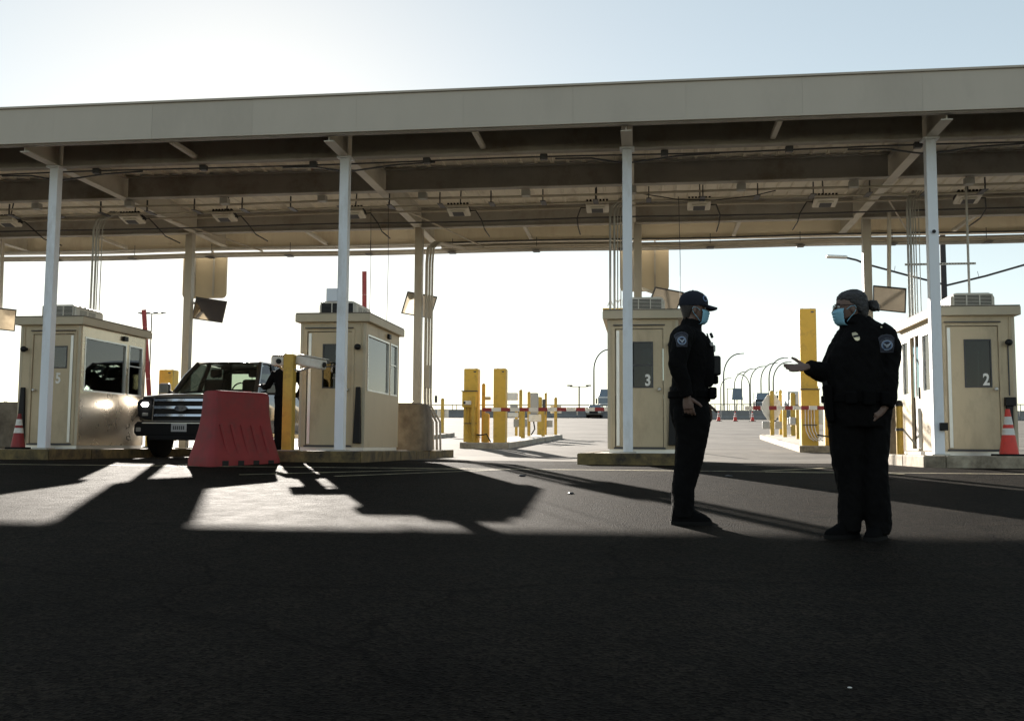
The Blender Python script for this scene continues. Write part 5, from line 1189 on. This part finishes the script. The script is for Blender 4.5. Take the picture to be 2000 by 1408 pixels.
allb = join_meshes([body2, hd2, h3, h4], [0, 1, 1, 1]); finish(allb, 'body', [UNI, SKIN1], p2_)
bvh2 = BVHTree.FromPolygons([v.co.copy() for v in body2.vertices], [tuple(p.vertices) for p in body2.polygons])
eyes(H2, p2_, .99); face_mask(H2, p2_, .99)
hm = MB().rings([(.015, -.095, -.058, 0, .05), (.05, -.108, -.035, 0, .066), (.085, -.114, -.014, 0, .077), (.115, -.116, .022, 0, .081), (.14, -.116, .066, 0, .082), (.16, -.114, .094, 0, .081), (.185, -.108, .088, 0, .075), (.208, -.09, .062, 0, .06), (.226, -.055, .03, 0, .036), (.232, -.025, .005, 0, .012)], 36, 2.15)
hr = finish(remesh(hm.xf(H2), .006, 2, wrinkle(5, .007, (14, 60, 45))), 'hair', HAIRG, p2_)
bn = MB().ball((-.150, 0, .115), (.036, .042, .040), 16, 12)
for i in range(7): a = i*.9; bn.tube([(-.150+.030*math.cos(a+q*.7), .036*math.sin(a+q*.7), .115+.033*math.sin(q*1.2+i)) for q in range(5)], .011, 6)
finish(remesh(bn.xf(H2), .005, 2), 'hair_bun', HAIRG, hr)
gl = MB()
for q in (-1, 1):
    c = [(.108, q*.033+.024*math.cos(i*math.pi/8), .112+.018*math.sin(i*math.pi/8)) for i in range(17)]
    gl.tube(c, .0018, 5); gl.tube([(.106, q*.057, .117), (.05, q*.080, .118), (-.01, q*.086, .115)], .0018, 5)
gl.tube([(.109, -.010, .116), (.112, 0, .118), (.109, .010, .116)], .0018, 5)
go = gl.xf(H2).build('glasses', BLACK, p2_)
for q in (-1, 1): MB().add([H2 @ Vector((.108, q*.033+.023*math.cos(i*math.pi/8), .112+.017*math.sin(i*math.pi/8))) for i in range(16)], [tuple(range(16))]).build('lens', GLASS, go)
shoulder_patch(bvh2, (.118, -.4, 1.292), p2_, .98)
def bdg(o, s_):
    sh = [(-.014, -.03), (0, -.036), (.014, -.03), (.020, -.010), (.018, .012), (.010, .024), (-.010, .024), (-.018, .012), (-.020, -.010)]
    pt = decal(bvh2, o, (.94, -.25, .2), (-.25, 0, .97), (-.1, 1, 0), [(a*s_, b*s_) for a, b in sh], 'badge', BRASS, p2_, .004)
    decal(bvh2, o, (.94, -.25, .2), (-.25, 0, .97), (-.1, 1, 0), [(-.019*s_, -.010*s_), (.019*s_, -.010*s_), (.019*s_, .004*s_), (-.019*s_, .004*s_)], 'mourning_band', BLACK, pt, .006)
bdg((-.052, -.4, 1.345), 1.0)
decal(bvh2, (.098, -.4, 1.405), (1, 0, 0), (0, 0, 1), (0, 1, 0), [(.008*math.cos(i*math.pi/5)*(1 if i % 2 else .6), .008*math.sin(i*math.pi/5)*(1 if i % 2 else .6)) for i in range(10)], 'collar_pin', BRASS, p2_, .004)
b2 = MB().rings([(.905, -.250, .206, 0, .208), (.908, -.256, .211, 0, .212), (.95, -.257, .212, 0, .213), (.953, -.252, .207, 0, .209)], 36, 2.25, cap=False).build('duty_belt', LEATHER, p2_, smooth=True)
hol = MB().add([(-.285, -.10, 1.02), (-.235, -.14, 1.02), (-.215, -.02, 1.02), (-.265, 0, 1.02), (-.255, -.09, .77), (-.22, -.12, .77), (-.20, -.04, .77), (-.235, -.02, .77)], [(0, 3, 2, 1)[::-1], (4, 5, 6, 7)[::-1], (0, 1, 5, 4)[::-1], (1, 2, 6, 5)[::-1], (2, 3, 7, 6)[::-1], (3, 0, 4, 7)[::-1]]).build('holster', LEATHER, b2, bevel=.015, seg=3)
MB().tube([(-.262, -.08, 1.01), (-.27, -.085, 1.045)], .018, 8).build('grip', BLACK, hol)
MB().tube([(.205+.015*math.cos(i*.6), -.02, 1.09+.035*math.sin(i*.6)) for i in range(11)], .003, 5).build('key_ring', BLACK, b2); MB().tube([(.214, -.02, 1.12), (.210, -.02, 1.0), (.205, -.02, .95)], .005, 5).build('key_strap', BLACK, b2)
for cx, cy, cz, sx, sy, sz in ((-.02, -.215, .93, .08, .05, .10), (.09, -.205, .925, .06, .05, .09), (-.13, -.20, .93, .07, .05, .085)):
    MB().box(cx-sx/2, cx+sx/2, cy-sy/2, cy+sy/2, cz-sz/2, cz+sz/2).build('belt_pouch', LEATHER, b2, bevel=.014, seg=3)
boot(Matrix.Translation((-.10, .02, 0)) @ Matrix.Rotation(R(198), 4, 'Z'), .26, p2_); boot(Matrix.Translation((.085, -.035, -.004)) @ Matrix.Rotation(R(228), 4, 'Z'), .26, p2_)

# --- officer beside the truck, half hidden by the yellow post
p3_ = thing('person', 'person in dark clothes leaning at the truck behind the yellow post', 'person', (-6.45, 17.35, .735), R(7.6), group='uniformed people')
bm_ = MB()
bm_.rings([(.80, -.18, .17, 0, .13), (.95, -.19, .18, 0, .14), (1.08, -.18, .17, 0, .13), (1.25, -.21, .20, 0, .14), (1.38, -.22, .21, 0, .13), (1.45, -.17, .16, 0, .11), (1.50, -.07, .07, 0, .07)], 24, 2.3)
for q in (-1, 1): bm_.rings([(.05, q*.10-.07, q*.10+.07, 0, .075), (.25, q*.10-.08, q*.10+.08, 0, .085), (.5, q*.095-.09, q*.095+.09, 0, .09), (.86, q*.085-.09, q*.085+.09, 0, .12)], 18, 2.2)
bm_.tube([(.18, 0, 1.40), (.26, .0, 1.28), (.32, -.02, 1.15), (.27, -.05, 1.02), (.20, -.10, .98)], [.075, .07, .062, .056, .046], 14)
bm_.tube([(-.18, 0, 1.40), (-.26, .02, 1.28), (-.33, .05, 1.16), (-.42, .18, 1.15), (-.48, .28, 1.18)], [.075, .07, .062, .056, .046], 14)
H3 = Matrix.Translation((-.02, .0, 1.515)) @ Matrix.Rotation(R(120), 4, 'Z')
body3 = remesh(bm_, .012, 3, wrinkle(6, .01)); hd3 = remesh(head_mb(H3, .98), .008, 2)
h5 = remesh(hand_mb((.20, -.10, .98), (-.8, -.3, -.4), (-.3, .8, 0), (0, 0, 1)), .005, 1); h6 = remesh(hand_mb((-.48, .28, 1.18), (-.5, .6, .1), (0, 0, -1), (.5, .5, 0)), .005, 1)
finish(join_meshes([body3, hd3, h5, h6], [0, 1, 1, 1]), 'body', [UNI, SKIN1], p3_); eyes(H3, p3_, .98)
MB().rings([(.04, -.095, -.03, 0, .068), (.09, -.112, .02, 0, .080), (.13, -.112, .075, 0, .083), (.17, -.110, .10, 0, .082), (.21, -.085, .065, 0, .06), (.235, -.03, .015, 0, .02)], 24, 2.2).xf(H3).build('hair', HAIRD, p3_, smooth=True)
for q in (-1, 1): boot(Matrix.Translation((q*.10, 0, 0)) @ Matrix.Rotation(R(100), 4, 'Z'), .28, p3_)
MB().rings([(.93, -.195, .185, 0, .145), (.975, -.195, .185, 0, .145)], 24, 2.3).build('duty_belt', LEATHER, p3_)

# --- far worker in a hi-vis vest
p4_ = thing('person', 'far worker in yellow-green hi-vis vest walking behind the thin posts', 'person', (8.7, 68, gz(68)), 0)
bm_ = MB()
bm_.rings([(.85, -.18, .17, 0, .13), (1.05, -.18, .17, 0, .13), (1.38, -.22, .21, 0, .13), (1.46, -.12, .12, 0, .10), (1.52, -.05, .05, 0, .06)], 16)
for q in (-1, 1): bm_.tube([(q*.09, 0, .9), (q*.16, q*.1, .5), (q*.26, q*.2, .06)], [.10, .08, .07], 12); bm_.tube([(q*.18, 0, 1.4), (q*.26, q*.06, 1.15), (q*.24, -.1, .92)], [.07, .06, .045], 10)
bm_.ball((0, 0, 1.64), (.085, .10, .12), 14, 10)
b4 = remesh(bm_, .02, 2); finish(b4, 'body', [mat('dark_work_clothes', (.02, .022, .03), .8)], p4_)
MB().rings([(.95, -.20, .19, 0, .15), (1.2, -.215, .205, 0, .155), (1.40, -.22, .21, 0, .15), (1.45, -.16, .15, 0, .12)], 18).build('hi_vis_vest', mat('hi_vis', (.45, .62, .10), .7), p4_, smooth=True)
MB().rings([(1.66, -.10, .10, 0, .115), (1.72, -.095, .095, 0, .11), (1.77, -.05, .05, 0, .06)], 16).build('hard_hat', FWH, p4_, smooth=True)

# ------------------------------------------------------------------ small debris lying on the asphalt
for i, (x, y, r_, lab) in enumerate([(-1.55, 12.7, .03, 'small dark stone right of the booth shadow tip'), (-.75, 10.2, .022, 'tiny dark stone on the sunlit asphalt left of the capped officer'),
        (.55, 13.1, .035, 'dark leaf scrap beside the painted line behind the capped officer'), (1.05, 13.0, .03, 'dark leaf scrap between the two officers'), (.62, 3.25, .005, 'pale speck of litter on the shaded foreground asphalt')]):
    rnd = random.Random(i); m = MB().ball((0, 0, r_*.35), (r_*1.6, r_, r_*.45), 10, 6)
    m.v = [tuple(Vector(v)*(1+.35*noise.noise(Vector(v)*40+Vector((i*9, 0, 0))))) for v in m.v]
    tag(m.build('litter' if i == 4 else ('leaf' if i in (2, 3) else 'stone'), WHITEP if i == 4 else DKGREY, smooth=True), lab, 'litter' if i == 4 else ('leaf' if i in (2, 3) else 'stone')).location = (x, y, gz(y)+.001)
